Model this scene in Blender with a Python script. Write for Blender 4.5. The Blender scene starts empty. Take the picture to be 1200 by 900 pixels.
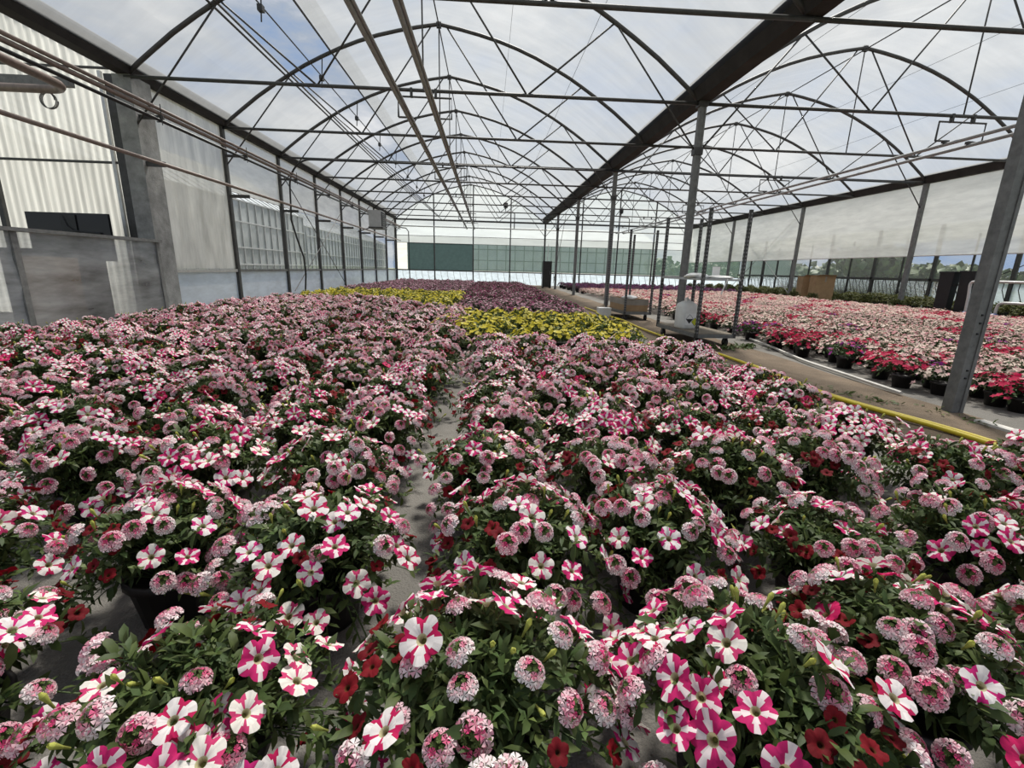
import bpy, math, random
import numpy as np
from mathutils import Vector, Matrix

random.seed(11)
rng = np.random.default_rng(11)
scene = bpy.context.scene
COL = scene.collection
PI = math.pi

# ------------------------------------------------------------------ camera
H_CAM = 1.003
F_PX = 536.73
PITCH, YAW, ROLL = 0.24570, 0.05807, 0.02616


def cam_axes():
    cy, sy, cp, sp = math.cos(YAW), math.sin(YAW), math.cos(PITCH), math.sin(PITCH)
    F = Vector((sy * cp, cy * cp, -sp))
    R = Vector((cy, -sy, 0))
    U = R.cross(F)
    cr, sr = math.cos(ROLL), math.sin(ROLL)
    return cr * R + sr * U, -sr * R + cr * U, F


CR, CU, CF = cam_axes()
cam_data = bpy.data.cameras.new('camera')
cam_data.sensor_fit = 'HORIZONTAL'
cam_data.sensor_width = 36.0
cam_data.lens = 36.0 * F_PX / 1200.0
cam_data.clip_start = 0.05
cam_data.clip_end = 500
cam = bpy.data.objects.new('camera', cam_data)
COL.objects.link(cam)
m = Matrix.Identity(4)
for i in range(3):
    m[i][0], m[i][1], m[i][2] = CR[i], CU[i], -CF[i]
m.translation = (0, 0, H_CAM)
cam.matrix_world = m
scene.camera = cam


def to_px(x, y, z):
    p = Vector((x, y, z - H_CAM))
    d = p.dot(CF)
    if d < 0.05:
        return None
    return 600 + F_PX * p.dot(CR) / d, 450 - F_PX * p.dot(CU) / d


# ------------------------------------------------------------------ sky, sun, exposure
world = bpy.data.worlds.new('world')
scene.world = world
world.use_nodes = True
wn = world.node_tree
wn.nodes.clear()


def nd(t, typ, **kw):
    n = t.nodes.new(typ)
    for k, v in kw.items():
        if k.startswith('i_'):
            n.inputs[k[2:].replace('_', ' ')].default_value = v
        else:
            setattr(n, k, v)
    return n


w_out = nd(wn, 'ShaderNodeOutputWorld')
w_bg = nd(wn, 'ShaderNodeBackground')
w_bg.inputs['Strength'].default_value = 0.72
w_tc = nd(wn, 'ShaderNodeTexCoord')
w_map = nd(wn, 'ShaderNodeMapping')
w_map.inputs['Scale'].default_value = (1.6, 1.6, 4.0)
w_no = nd(wn, 'ShaderNodeTexNoise')
w_no.inputs['Scale'].default_value = 2.3
w_no.inputs['Detail'].default_value = 7.0
w_no.inputs['Roughness'].default_value = 0.6
w_ra = nd(wn, 'ShaderNodeValToRGB')
e = w_ra.color_ramp.elements
e[0].position, e[0].color = 0.36, (0.27, 0.42, 0.70, 1)
e[1].position, e[1].color = 0.68, (1.0, 1.0, 1.0, 1)
q = e.new(0.50)
q.color = (0.48, 0.55, 0.66, 1)
wn.links.new(w_tc.outputs['Generated'], w_map.inputs['Vector'])
wn.links.new(w_map.outputs['Vector'], w_no.inputs['Vector'])
wn.links.new(w_no.outputs['Fac'], w_ra.inputs['Fac'])
wn.links.new(w_ra.outputs['Color'], w_bg.inputs['Color'])
wn.links.new(w_bg.outputs['Background'], w_out.inputs['Surface'])

sun_data = bpy.data.lights.new('sun', 'SUN')
sun_data.energy = 11.0
sun_data.angle = math.radians(9)
sun_data.color = (1.0, 0.95, 0.87)
sun = bpy.data.objects.new('sun', sun_data)
COL.objects.link(sun)
sun_from = Vector((0.18, 0.50, 0.95)).normalized()
sun.rotation_euler = sun_from.to_track_quat('Z', 'Y').to_euler()
sun.location = (0, 0, 20)

vs = scene.view_settings
vs.view_transform = 'Standard'
vs.look = 'None'
vs.gamma = 1.0
vs.use_curve_mapping = False
vs.exposure = 0.25
scene.cycles.use_denoising = True
scene.cycles.max_bounces = 8
scene.cycles.diffuse_bounces = 4
scene.cycles.transparent_max_bounces = 16
scene.cycles.sample_clamp_indirect = 6.0
scene.cycles.caustics_reflective = False
scene.cycles.caustics_refractive = False


# ------------------------------------------------------------------ materials
def new_mat(name):
    m = bpy.data.materials.new(name)
    m.use_nodes = True
    t = m.node_tree
    t.nodes.clear()
    out = nd(t, 'ShaderNodeOutputMaterial')
    return m, t, out


def solid(name, col, rough=0.55, metal=0.0, var=0.25, scale=6.0, bump=0.0, bscale=60.0, spec=0.4, stretch=None):
    """A surface with noise-driven colour variation and optional fine relief."""
    m, t, out = new_mat(name)
    b = nd(t, 'ShaderNodeBsdfPrincipled')
    b.inputs['Roughness'].default_value = rough
    b.inputs['Metallic'].default_value = metal
    b.inputs['Specular IOR Level'].default_value = spec
    tc = nd(t, 'ShaderNodeTexCoord')
    src = tc.outputs['Object']
    if stretch:
        mp = nd(t, 'ShaderNodeMapping')
        mp.inputs['Scale'].default_value = stretch
        t.links.new(src, mp.inputs['Vector'])
        src = mp.outputs['Vector']
    no = nd(t, 'ShaderNodeTexNoise')
    no.inputs['Scale'].default_value = scale
    no.inputs['Detail'].default_value = 5.0
    no.inputs['Roughness'].default_value = 0.65
    t.links.new(src, no.inputs['Vector'])
    ra = nd(t, 'ShaderNodeValToRGB')
    e = ra.color_ramp.elements
    e[0].position, e[1].position = 0.3, 0.72
    e[0].color = tuple(c * (1 - var) for c in col) + (1,)
    e[1].color = tuple(min(1, c * (1 + var)) for c in col) + (1,)
    t.links.new(no.outputs['Fac'], ra.inputs['Fac'])
    t.links.new(ra.outputs['Color'], b.inputs['Base Color'])
    if bump:
        n2 = nd(t, 'ShaderNodeTexNoise')
        n2.inputs['Scale'].default_value = bscale
        n2.inputs['Detail'].default_value = 4.0
        t.links.new(tc.outputs['Object'], n2.inputs['Vector'])
        bp = nd(t, 'ShaderNodeBump')
        bp.inputs['Strength'].default_value = bump
        bp.inputs['Distance'].default_value = 0.02
        t.links.new(n2.outputs['Fac'], bp.inputs['Height'])
        t.links.new(bp.outputs['Normal'], b.inputs['Normal'])
    t.links.new(b.outputs['BSDF'], out.inputs['Surface'])
    return m


def film(name, clear, trans, diff, col=(0.93, 0.95, 0.96), gloss=0.0, wrinkle=0.0, scale=3.0, stretch=(1, 1, 1), var=0.15):
    """Thin plastic sheet: part clear, part light-scattering."""
    m, t, out = new_mat(name)
    tc = nd(t, 'ShaderNodeTexCoord')
    mp = nd(t, 'ShaderNodeMapping')
    mp.inputs['Scale'].default_value = stretch
    t.links.new(tc.outputs['Object'], mp.inputs['Vector'])
    no = nd(t, 'ShaderNodeTexNoise')
    no.inputs['Scale'].default_value = scale
    no.inputs['Detail'].default_value = 6.0
    no.inputs['Roughness'].default_value = 0.6
    t.links.new(mp.outputs['Vector'], no.inputs['Vector'])
    ra = nd(t, 'ShaderNodeValToRGB')
    e = ra.color_ramp.elements
    e[0].position, e[1].position = 0.35, 0.65
    e[0].color = tuple(c * (1 - var) for c in col) + (1,)
    e[1].color = col + (1,)
    t.links.new(no.outputs['Fac'], ra.inputs['Fac'])
    tp = nd(t, 'ShaderNodeBsdfTransparent')
    tl = nd(t, 'ShaderNodeBsdfTranslucent')
    df = nd(t, 'ShaderNodeBsdfDiffuse')
    t.links.new(ra.outputs['Color'], tl.inputs['Color'])
    t.links.new(ra.outputs['Color'], df.inputs['Color'])
    tp.inputs['Color'].default_value = (0.97, 0.98, 0.99, 1)
    mx = nd(t, 'ShaderNodeMixShader')
    mx.inputs[0].default_value = diff / max(1e-6, trans + diff)
    t.links.new(tl.outputs[0], mx.inputs[1])
    t.links.new(df.outputs[0], mx.inputs[2])
    m2 = nd(t, 'ShaderNodeMixShader')
    m2.inputs[0].default_value = clear
    t.links.new(mx.outputs[0], m2.inputs[1])
    t.links.new(tp.outputs[0], m2.inputs[2])
    last = m2
    if gloss:
        gl = nd(t, 'ShaderNodeBsdfGlossy')
        gl.inputs['Roughness'].default_value = 0.12
        fr = nd(t, 'ShaderNodeFresnel')
        fr.inputs['IOR'].default_value = 1.0 + gloss
        m3 = nd(t, 'ShaderNodeMixShader')
        t.links.new(fr.outputs[0], m3.inputs[0])
        t.links.new(m2.outputs[0], m3.inputs[1])
        t.links.new(gl.outputs[0], m3.inputs[2])
        last = m3
        if wrinkle:
            bp = nd(t, 'ShaderNodeBump')
            bp.inputs['Strength'].default_value = wrinkle
            bp.inputs['Distance'].default_value = 0.05
            t.links.new(no.outputs['Fac'], bp.inputs['Height'])
            t.links.new(bp.outputs['Normal'], gl.inputs['Normal'])
            t.links.new(bp.outputs['Normal'], fr.inputs['Normal'])
    t.links.new(last.outputs[0], out.inputs['Surface'])
    return m


def tinted(name, trl, rough, sat=1.0):
    """Petals and leaves: colour from the mesh's own 'tint' attribute, light passes through a little."""
    m, t, out = new_mat(name)
    at = nd(t, 'ShaderNodeAttribute')
    at.attribute_name = 'tint'
    no = nd(t, 'ShaderNodeTexNoise')
    no.inputs['Scale'].default_value = 90.0
    tc = nd(t, 'ShaderNodeTexCoord')
    t.links.new(tc.outputs['Object'], no.inputs['Vector'])
    mr = nd(t, 'ShaderNodeMapRange')
    mr.inputs['To Min'].default_value = 0.78
    mr.inputs['To Max'].default_value = 1.16
    t.links.new(no.outputs['Fac'], mr.inputs['Value'])
    mu = nd(t, 'ShaderNodeVectorMath', operation='SCALE')
    t.links.new(at.outputs['Color'], mu.inputs[0])
    t.links.new(mr.outputs[0], mu.inputs['Scale'])
    b = nd(t, 'ShaderNodeBsdfPrincipled')
    b.inputs['Roughness'].default_value = rough
    b.inputs['Specular IOR Level'].default_value = 0.25
    t.links.new(mu.outputs[0], b.inputs['Base Color'])
    tl = nd(t, 'ShaderNodeBsdfTranslucent')
    t.links.new(mu.outputs[0], tl.inputs['Color'])
    mx = nd(t, 'ShaderNodeMixShader')
    mx.inputs[0].default_value = trl
    t.links.new(b.outputs[0], mx.inputs[1])
    t.links.new(tl.outputs[0], mx.inputs[2])
    t.links.new(mx.outputs[0], out.inputs['Surface'])
    return m


M = {}
M['steel'] = solid('galvanised_steel', (0.16, 0.163, 0.16), 0.6, 0.2, 0.3, 14)
M['steel_dark'] = solid('weathered_tube', (0.058, 0.058, 0.057), 0.55, 0.2, 0.3, 10)
M['gutter'] = solid('gutter_metal', (0.030, 0.027, 0.025), 0.8, 0.0, 0.3, 4, spec=0.2)
M['alu'] = solid('aluminium', (0.52, 0.52, 0.51), 0.4, 0.5, 0.15, 10)
M['rail_metal'] = solid('rail_metal', (0.27, 0.27, 0.27), 0.6, 0.1, 0.15, 10)
M['concrete'] = solid('concrete', (0.25, 0.255, 0.25), 0.85, 0, 0.35, 5, 0.35, 45)
M['brown_pipe'] = solid('brown_heating_pipe', (0.20, 0.155, 0.135), 0.5, 0.1, 0.25, 12)
M['black_pipe'] = solid('black_pipe', (0.015, 0.015, 0.016), 0.4, 0, 0.3, 12)
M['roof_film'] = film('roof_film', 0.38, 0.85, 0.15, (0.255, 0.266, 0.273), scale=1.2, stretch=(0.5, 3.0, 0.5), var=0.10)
M['curtain'] = film('curtain_film', 0.16, 0.62, 0.38, (0.93, 0.925, 0.89), scale=2.2, stretch=(0.6, 0.6, 3.0), var=0.2)
M['gable'] = film('gable_film', 0.25, 0.7, 0.3, (0.53, 0.565, 0.57), scale=1.5, stretch=(0.4, 0.4, 2.0), var=0.12)
M['stained_curtain'] = film('stained_curtain_film', 0.12, 0.62, 0.38, (0.93, 0.92, 0.87), scale=2.6, stretch=(1.6, 1.6, 0.35), var=0.34)
M['low_film'] = film('white_low_film', 0.10, 0.55, 0.45, (0.72, 0.82, 0.94), gloss=0.4, wrinkle=0.25, scale=3.5, stretch=(1, 0.6, 2.0), var=0.2)
M['clear_film'] = film('clear_wrinkled_film', 0.48, 0.55, 0.45, (0.70, 0.71, 0.72), gloss=0.42, wrinkle=0.45, scale=2.4, stretch=(1, 0.5, 2.2), var=0.55)
M['pane'] = film('window_pane', 0.90, 0.6, 0.4, (0.85, 0.88, 0.88), gloss=0.2)
M['green_pane'] = film('greenish_pane', 0.55, 0.5, 0.5, (0.22, 0.31, 0.28), gloss=0.25, var=0.2)
M['green_tarp'] = film('green_tarp', 0.03, 0.25, 0.75, (0.085, 0.135, 0.135), var=0.15, scale=5)
M['corrugated'] = film('corrugated_sheet', 0.06, 0.72, 0.28, (0.57, 0.58, 0.545), scale=3.2, stretch=(4.0, 1.0, 0.16), var=0.32)
M['floor'] = solid('ground_cover', (0.175, 0.165, 0.148), 0.9, 0, 0.25, 2.6, 0.5, 120)
M['path'] = solid('trodden_soil', (0.15, 0.112, 0.077), 0.95, 0, 0.32, 3.2, 0.8, 70)
M['outside'] = solid('outside_ground', (0.13, 0.15, 0.08), 0.95, 0, 0.3, 0.6)
M['pot'] = solid('pot_plastic', (0.022, 0.019, 0.018), 0.5, 0, 0.3, 12)
M['soil'] = solid('potting_soil', (0.03, 0.022, 0.016), 0.95, 0, 0.4, 60)
M['leaf'] = tinted('leaf', 0.22, 0.55)
M['petal'] = tinted('petal', 0.30, 0.75)
M['hose'] = solid('yellow_hose', (0.60, 0.47, 0.03), 0.45, 0, 0.15, 12)
M['white'] = solid('white_plastic', (0.66, 0.66, 0.63), 0.45, 0, 0.1, 8)
M['label_white'] = solid('label_paper', (0.75, 0.75, 0.73), 0.6, 0, 0.04, 8)
M['label_black'] = solid('label_black', (0.012, 0.012, 0.012), 0.6, 0, 0.1, 8)
M['label_lime'] = solid('label_lime', (0.50, 0.52, 0.03), 0.6, 0, 0.1, 8)
M['bag'] = solid('white_bag', (0.78, 0.77, 0.74), 0.5, 0, 0.08, 14, 0.3, 30)
M['card'] = solid('cardboard', (0.33, 0.215, 0.115), 0.85, 0, 0.15, 6)
M['card_grey'] = solid('grey_tray', (0.29, 0.26, 0.22), 0.85, 0, 0.2, 6)
M['plywood'] = solid('worn_plywood', (0.185, 0.155, 0.115), 0.85, 0, 0.3, 6)
M['black'] = solid('black_plastic', (0.012, 0.012, 0.014), 0.38, 0, 0.3, 8)
M['screen'] = solid('dark_screen', (0.010, 0.011, 0.013), 0.22, 0, 0.2, 3)
M['rubber'] = solid('rubber', (0.03, 0.028, 0.026), 0.7, 0, 0.3, 10)
M['blue'] = solid('blue_plastic', (0.015, 0.035, 0.16), 0.5, 0, 0.2, 10)
M['grey_paint'] = solid('grey_paint', (0.42, 0.43, 0.43), 0.5, 0.1, 0.1, 8)
M['far_frame'] = solid('pale_glazing_bar', (0.30, 0.31, 0.31), 0.6, 0.1, 0.15, 6)
M['far_glass'] = film('far_glass', 0.15, 0.3, 0.7, (0.40, 0.42, 0.42), gloss=0.35, var=0.35, scale=0.7)
M['far_roof'] = film('far_roof_glass', 0.2, 0.35, 0.65, (0.80, 0.84, 0.86), gloss=0.35, var=0.2, scale=1.0, stretch=(3, 0.4, 1))
M['bark'] = solid('bark', (0.09, 0.065, 0.045), 0.9, 0, 0.3, 10)
M['strip'] = solid('pale_strip', (0.55, 0.53, 0.49), 0.7, 0, 0.2, 8)


# ------------------------------------------------------------------ mesh helpers
class MB:
    def __init__(self):
        self.v, self.f, self.mi = [], [], []

    def poly(self, pts, mi=0):
        b = len(self.v)
        self.v += [tuple(p) for p in pts]
        self.f.append(tuple(range(b, b + len(pts))))
        self.mi.append(mi)
        return self

    def box(self, a, b, mi=0):
        x0, y0, z0 = a
        x1, y1, z1 = b
        s = len(self.v)
        self.v += [(x0, y0, z0), (x1, y0, z0), (x1, y1, z0), (x0, y1, z0), (x0, y0, z1), (x1, y0, z1), (x1, y1, z1), (x0, y1, z1)]
        for f in ((0, 3, 2, 1), (4, 5, 6, 7), (0, 1, 5, 4), (1, 2, 6, 5), (2, 3, 7, 6), (3, 0, 4, 7)):
            self.f.append(tuple(s + i for i in f))
            self.mi.append(mi)
        return self

    def sheet(self, a, b, mi=0):
        """A thin film spanning two opposite corners, flat in the axis where it is thinnest."""
        d = [abs(b[i] - a[i]) for i in range(3)]
        if d[0] < d[1]:
            x = (a[0] + b[0]) / 2
            return self.poly([(x, a[1], a[2]), (x, b[1], a[2]), (x, b[1], b[2]), (x, a[1], b[2])], mi)
        y = (a[1] + b[1]) / 2
        return self.poly([(a[0], y, a[2]), (b[0], y, a[2]), (b[0], y, b[2]), (a[0], y, b[2])], mi)

    def tube(self, pts, r, n=8, mi=0, caps=True):
        pts = [Vector(p) for p in pts]
        rs = r if isinstance(r, (list, tuple)) else [r] * len(pts)
        s = len(self.v)
        up = None
        for i, p in enumerate(pts):
            d = (pts[min(i + 1, len(pts) - 1)] - pts[max(i - 1, 0)]).normalized()
            if up is None:
                up = Vector((0, 0, 1)) if abs(d.z) < 0.9 else Vector((1, 0, 0))
            a = d.cross(up).normalized()
            b = a.cross(d).normalized()
            up = b
            for j in range(n):
                t = 2 * PI * (j + 0.5) / n
                self.v.append(tuple(p + (a * math.cos(t) + b * math.sin(t)) * rs[i]))
        for i in range(len(pts) - 1):
            for j in range(n):
                k = (j + 1) % n
                self.f.append((s + i * n + j, s + i * n + k, s + (i + 1) * n + k, s + (i + 1) * n + j))
                self.mi.append(mi)
        if caps:
            self.f.append(tuple(s + j for j in range(n))[::-1])
            self.f.append(tuple(s + (len(pts) - 1) * n + j for j in range(n)))
            self.mi += [mi, mi]
        return self

    def lathe(self, prof, n=20, mi=0, c=(0, 0, 0)):
        s = len(self.v)
        for r, z in prof:
            for j in range(n):
                t = 2 * PI * j / n
                self.v.append((c[0] + r * math.cos(t), c[1] + r * math.sin(t), c[2] + z))
        for i in range(len(prof) - 1):
            for j in range(n):
                k = (j + 1) % n
                self.f.append((s + i * n + j, s + i * n + k, s + (i + 1) * n + k, s + (i + 1) * n + j))
                self.mi.append(mi)
        return self

    def sweep(self, prof, p0, p1, mi=0):
        """Prism of a closed (x, z) outline carried from y=p0 to y=p1."""
        s = len(self.v)
        n = len(prof)
        for y in (p0, p1):
            self.v += [(x, y, z) for x, z in prof]
        for j in range(n):
            k = (j + 1) % n
            self.f.append((s + j, s + k, s + n + k, s + n + j))
            self.mi.append(mi)
        self.f.append(tuple(s + j for j in range(n))[::-1])
        self.f.append(tuple(s + n + j for j in range(n)))
        self.mi += [mi, mi]
        return self

    def mesh(self, name, mats, smooth=False):
        me = bpy.data.meshes.new(name)
        me.from_pydata(self.v, [], self.f)
        mats = mats if isinstance(mats, (list, tuple)) else [mats]
        for x in mats:
            me.materials.append(M[x])
        me.polygons.foreach_set('material_index', self.mi)
        if smooth:
            me.polygons.foreach_set('use_smooth', [True] * len(self.f))
        me.update()
        return me

    def build(self, name, mats, parent=None, smooth=False, loc=None):
        return link(name, self.mesh(name, mats, smooth), parent, loc)


def link(name, data, parent=None, loc=None, rz=None):
    o = bpy.data.objects.new(name, data)
    COL.objects.link(o)
    if parent is not None:
        o.parent = parent
    if loc is not None:
        o.location = loc
    if rz is not None:
        o.rotation_euler = (0, 0, rz)
    return o


def tag(o, label, cat, group=None):
    o['label'] = label
    o['category'] = cat
    if group:
        o['group'] = group
    return o


def thing(name, label, cat, loc=(0, 0, 0), rz=0.0, group=None):
    return tag(link(name, None, None, loc, rz), label, cat, group)


def struct(o, label=None, cat=None):
    o['kind'] = 'structure'
    if label:
        o['label'] = label
        o['category'] = cat
    return o


ORD = ['', 'first', 'second', 'third', 'fourth', 'fifth', 'sixth', 'seventh', 'eighth', 'ninth', 'tenth', 'eleventh', 'twelfth']

# ------------------------------------------------------------------ main measures (metres)
A = 2.75
def YK(k): return 3.10 + A * k
XL, XC, XR, XO = -5.83, 3.643, 13.119, 16.7
HALF = (XC - XL) / 2
BAYS = [((XL + XC) / 2, 'the mixed-bed bay'), ((XC + XR) / 2, 'the pink-bed bay')]
Z_TIE, Z_G, Z_RIDGE = 3.83, 3.97, 6.0
YB = YK(10)
Y_FRONT = -5.0
ARCH = [(0, 6.0), (0.45, 5.925), (0.85, 5.845), (1.3, 5.735), (1.7, 5.61), (2.1, 5.46), (2.5, 5.28), (2.85, 5.11), (3.15, 4.94), (3.5, 4.73),
        (3.9, 4.47), (4.25, 4.21), (4.5, 4.02), (HALF - 0.1, 3.9)]


def arch_z(d):
    d = abs(d)
    for (a, za), (b, zb) in zip(ARCH, ARCH[1:]):
        if a <= d <= b:
            return za + (zb - za) * (d - a) / (b - a)
    return ARCH[-1][1]


# ------------------------------------------------------------------ floor, path, outside ground
def grid_plane(x0, x1, y0, y1, z, nx=1, ny=1, amp=0.0):
    b = MB()
    for i in range(nx + 1):
        for j in range(ny + 1):
            x, y = x0 + (x1 - x0) * i / nx, y0 + (y1 - y0) * j / ny
            e = 0 if i in (0, nx) or j in (0, ny) else amp * (math.sin(x * 5.1 + y * 3.3) + math.sin(x * 2.3 - y * 6.1)) / 2
            b.v.append((x, y, z + e))
    for i in range(nx):
        for j in range(ny):
            s = i * (ny + 1) + j
            b.f.append((s, s + ny + 1, s + ny + 2, s + 1))
            b.mi.append(0)
    return b


struct(grid_plane(-13, XO, Y_FRONT, YB, 0.0).build('floor', 'floor'))
path = MB()
py = [Y_FRONT + (YB - Y_FRONT) * i / 60 for i in range(61)]
for i, y in enumerate(py):
    wl = 2.47 + 0.05 * math.sin(y * 1.7) + 0.03 * math.sin(y * 4.9)
    wr = 3.70 + 0.03 * math.sin(y * 2.3 + 1)
    for j in range(5):
        x = wl + (wr - wl) * j / 4
        z = 0.004 if j in (0, 4) else 0.012 + 0.008 * math.sin(y * 3.7 + j * 2)
        path.v.append((x, y, z))
for i in range(60):
    for j in range(4):
        s = i * 5 + j
        path.f.append((s, s + 1, s + 6, s + 5))
        path.mi.append(0)
struct(path.build('dirt_path', 'path', smooth=True), 'brown trodden dirt path between the two flower beds', 'path')
struct(grid_plane(-160, 220, -60, 260, -0.08).build('ground_outside', 'outside'))


# ------------------------------------------------------------------ roof film, trusses, gutters
ceil = struct(link('ceiling', None), 'translucent white plastic film roof stretched over the arches', 'roof')
VENT = (-3.18, -2.28)                                # open ridge vent in the mixed-bed bay, offset from the ridge
for bi, (xc, _) in enumerate(BAYS):
    runs = [(-HALF + 0.12, 0), (0, HALF - 0.12)] if bi else [(-HALF + 0.12, VENT[0]), (VENT[1], 0), (0, HALF - 0.12)]
    for (d0, d1) in runs:
        ds = sorted(set([d0, d1] + [s * a for a, _z in ARCH for s in (-1, 1) if d0 < s * a < d1]))
        b = MB()
        for d in ds:
            for t in (0, 1):
                b.v.append((xc + d, A * t, arch_z(d) + 0.035))
        for i in range(len(ds) - 1):
            b.f.append((2 * i, 2 * i + 2, 2 * i + 3, 2 * i + 1))
            b.mi.append(0)
        me = b.mesh('film_panel', 'roof_film')
        for k in range(-3, 10):
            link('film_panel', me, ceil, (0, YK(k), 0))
# side aisle beyond the pink bed
for k in range(-3, 10):
    y = YK(k)
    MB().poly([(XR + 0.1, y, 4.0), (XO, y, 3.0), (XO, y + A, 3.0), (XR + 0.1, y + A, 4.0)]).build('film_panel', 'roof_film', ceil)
# annexe roof to the other side
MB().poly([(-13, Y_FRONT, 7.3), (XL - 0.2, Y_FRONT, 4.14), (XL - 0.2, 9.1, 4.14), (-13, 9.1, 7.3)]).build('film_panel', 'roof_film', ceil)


def arch_pts(x0=0.0):
    return [(x0 - d, 0, z) for d, z in ARCH[::-1]] + [(x0 + d, 0, z) for d, z in ARCH[1:]]


PROTO = {}
def truss_meshes():
    t = {}
    t['arch'] = MB().tube(arch_pts(), 0.037, 8).mesh('arch', 'steel_dark', True)
    t['tie_bar'] = MB().tube([(-HALF, 0, Z_TIE), (HALF, 0, Z_TIE)], 0.028, 8).mesh('tie_bar', 'steel_dark', True)
    t['king_post'] = MB().tube([(0, 0, Z_TIE), (0, 0, Z_RIDGE - 0.03)], 0.013, 6).mesh('king_post', 'steel_dark', True)
    br = []
    for s in (-1, 1):
        br.append([(s * 0.16, 0, 5.96), (s * 1.72, 0, Z_TIE)])
        br.append([(s * 1.72, 0, Z_TIE), (s * 3.12, 0, 4.94)])
        br.append([(s * 3.16, 0, 4.92), (s * (HALF - 0.05), 0, 3.10)])
    t['brace'] = [MB().tube(p, 0.016, 6).mesh('brace', 'steel_dark', True) for p in br]
    t['apex_plate'] = MB().box((-0.05, -0.03, 5.93), (0.05, 0.03, 6.05)).mesh('apex_plate', 'steel_dark')
    return t


TM = truss_meshes()
for bi, (xc, where) in enumerate(BAYS):
    for k in range(0, 11):
        nth = 11 - k
        lab = f'curved steel roof truss of {where}, {ORD[nth]} from the end wall' if nth > 1 else f'curved steel roof truss of {where}, against the end wall'
        tr = thing('roof_truss', lab, 'truss', (xc, YK(k) - (0.06 if k == 10 else 0), 0), 0, 'arched roof trusses')
        link('arch', TM['arch'], tr)
        link('tie_bar', TM['tie_bar'], tr)
        link('king_post', TM['king_post'], tr)
        link('apex_plate', TM['apex_plate'], tr)
        for bj, bm_ in enumerate(TM['brace']):
            if bj % 3 == 2 and k % 2 and not (bi == 0 and bj == 2):
                continue                             # knee braces need a post under them
            link('brace', bm_, tr)


def gutter(name, x, w_top, w_bot, lab, mat='gutter', zb=3.86, zt=4.12):
    pr = [(x - w_bot / 2, zb), (x + w_bot / 2, zb), (x + w_top / 2, zt), (x + w_top / 2 - 0.02, zt + 0.02), (x + w_bot / 2 - 0.02, zb + 0.03),
          (x - w_bot / 2 + 0.02, zb + 0.03), (x - w_top / 2 + 0.02, zt + 0.02), (x - w_top / 2, zt)]
    o = MB().sweep(pr, Y_FRONT, YB - 0.22).build(name, mat)
    return tag(o, lab, 'gutter')


gutter('rain_gutter', XC, 0.50, 0.22, 'wide dark rain gutter along the row of inner posts')
gutter('rain_gutter', XL, 0.36, 0.20, 'dark rain gutter along the wall with the heating pipes')
gutter('rain_gutter', XR, 0.34, 0.16, 'dark reddish rain gutter above the long white curtain', zb=3.8, zt=4.02)

for bi, (xc, where) in enumerate(BAYS):
    tag(MB().tube([(xc, YK(0) - 2, 5.97), (xc, YB, 5.97)], 0.014, 6).build('ridge_bar', 'steel_dark'), f'thin ridge bar joining the truss peaks of {where}', 'bar')
    for d in (-2.0, 1.5, 2.9):
        if bi == 0 and d < 0:
            continue
        tag(MB().tube([(xc + d, YK(0) - 2, arch_z(d) + 0.01), (xc + d, YB, arch_z(d) + 0.01)], 0.004, 4).build('roof_wire', 'steel_dark'),
            f'thin wire under the roof film of {where}', 'wire', f'roof wires of {where}')
# open vent: edge bars, lifting flap and push rods
xc = BAYS[0][0]
for d, lab in ((VENT[0], 'lower edge bar of the open roof vent'), (VENT[1], 'upper edge bar of the open roof vent'), (VENT[0] - 0.07, 'drive shaft below the open roof vent'),
               (-2.72, 'middle bar running along the open roof vent')):
    tag(MB().tube([(xc + d, YK(0) - 2, arch_z(d) + (0.0 if d != -2.72 else -0.03)), (xc + d, YB, arch_z(d) + (0.0 if d != -2.72 else -0.03))],
                  0.02 if d != -2.72 else 0.013, 6).build('vent_bar', 'steel_dark'), lab, 'bar')
xh, zh = xc + VENT[1], arch_z(VENT[1]) + 0.05
tag(MB().poly([(xh, YK(-1), zh), (xh, YB - 0.2, zh), (xh - 0.30, YB - 0.2, zh + 0.95), (xh - 0.30, YK(-1), zh + 0.95)]).build('vent_flap', 'roof_film'),
    'raised film flap of the open roof vent', 'vent flap')
for k in range(1, 10):
    y = YK(k) + 0.08
    vr = thing('vent_push_rod', f'vertical push rod of the roof vent, {ORD[11 - k]} from the end wall', 'rod', (xc - 2.55, y, 0), 0, 'push rods of the roof vent')
    MB().tube([(0, 0, 4.72), (0.05, 0, 5.35)], 0.012, 6).build('rod', 'steel_dark', vr)
    MB().box((-0.03, -0.05, 4.86), (0.05, 0.05, 4.95)).build('gearbox', 'steel_dark', vr)

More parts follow.
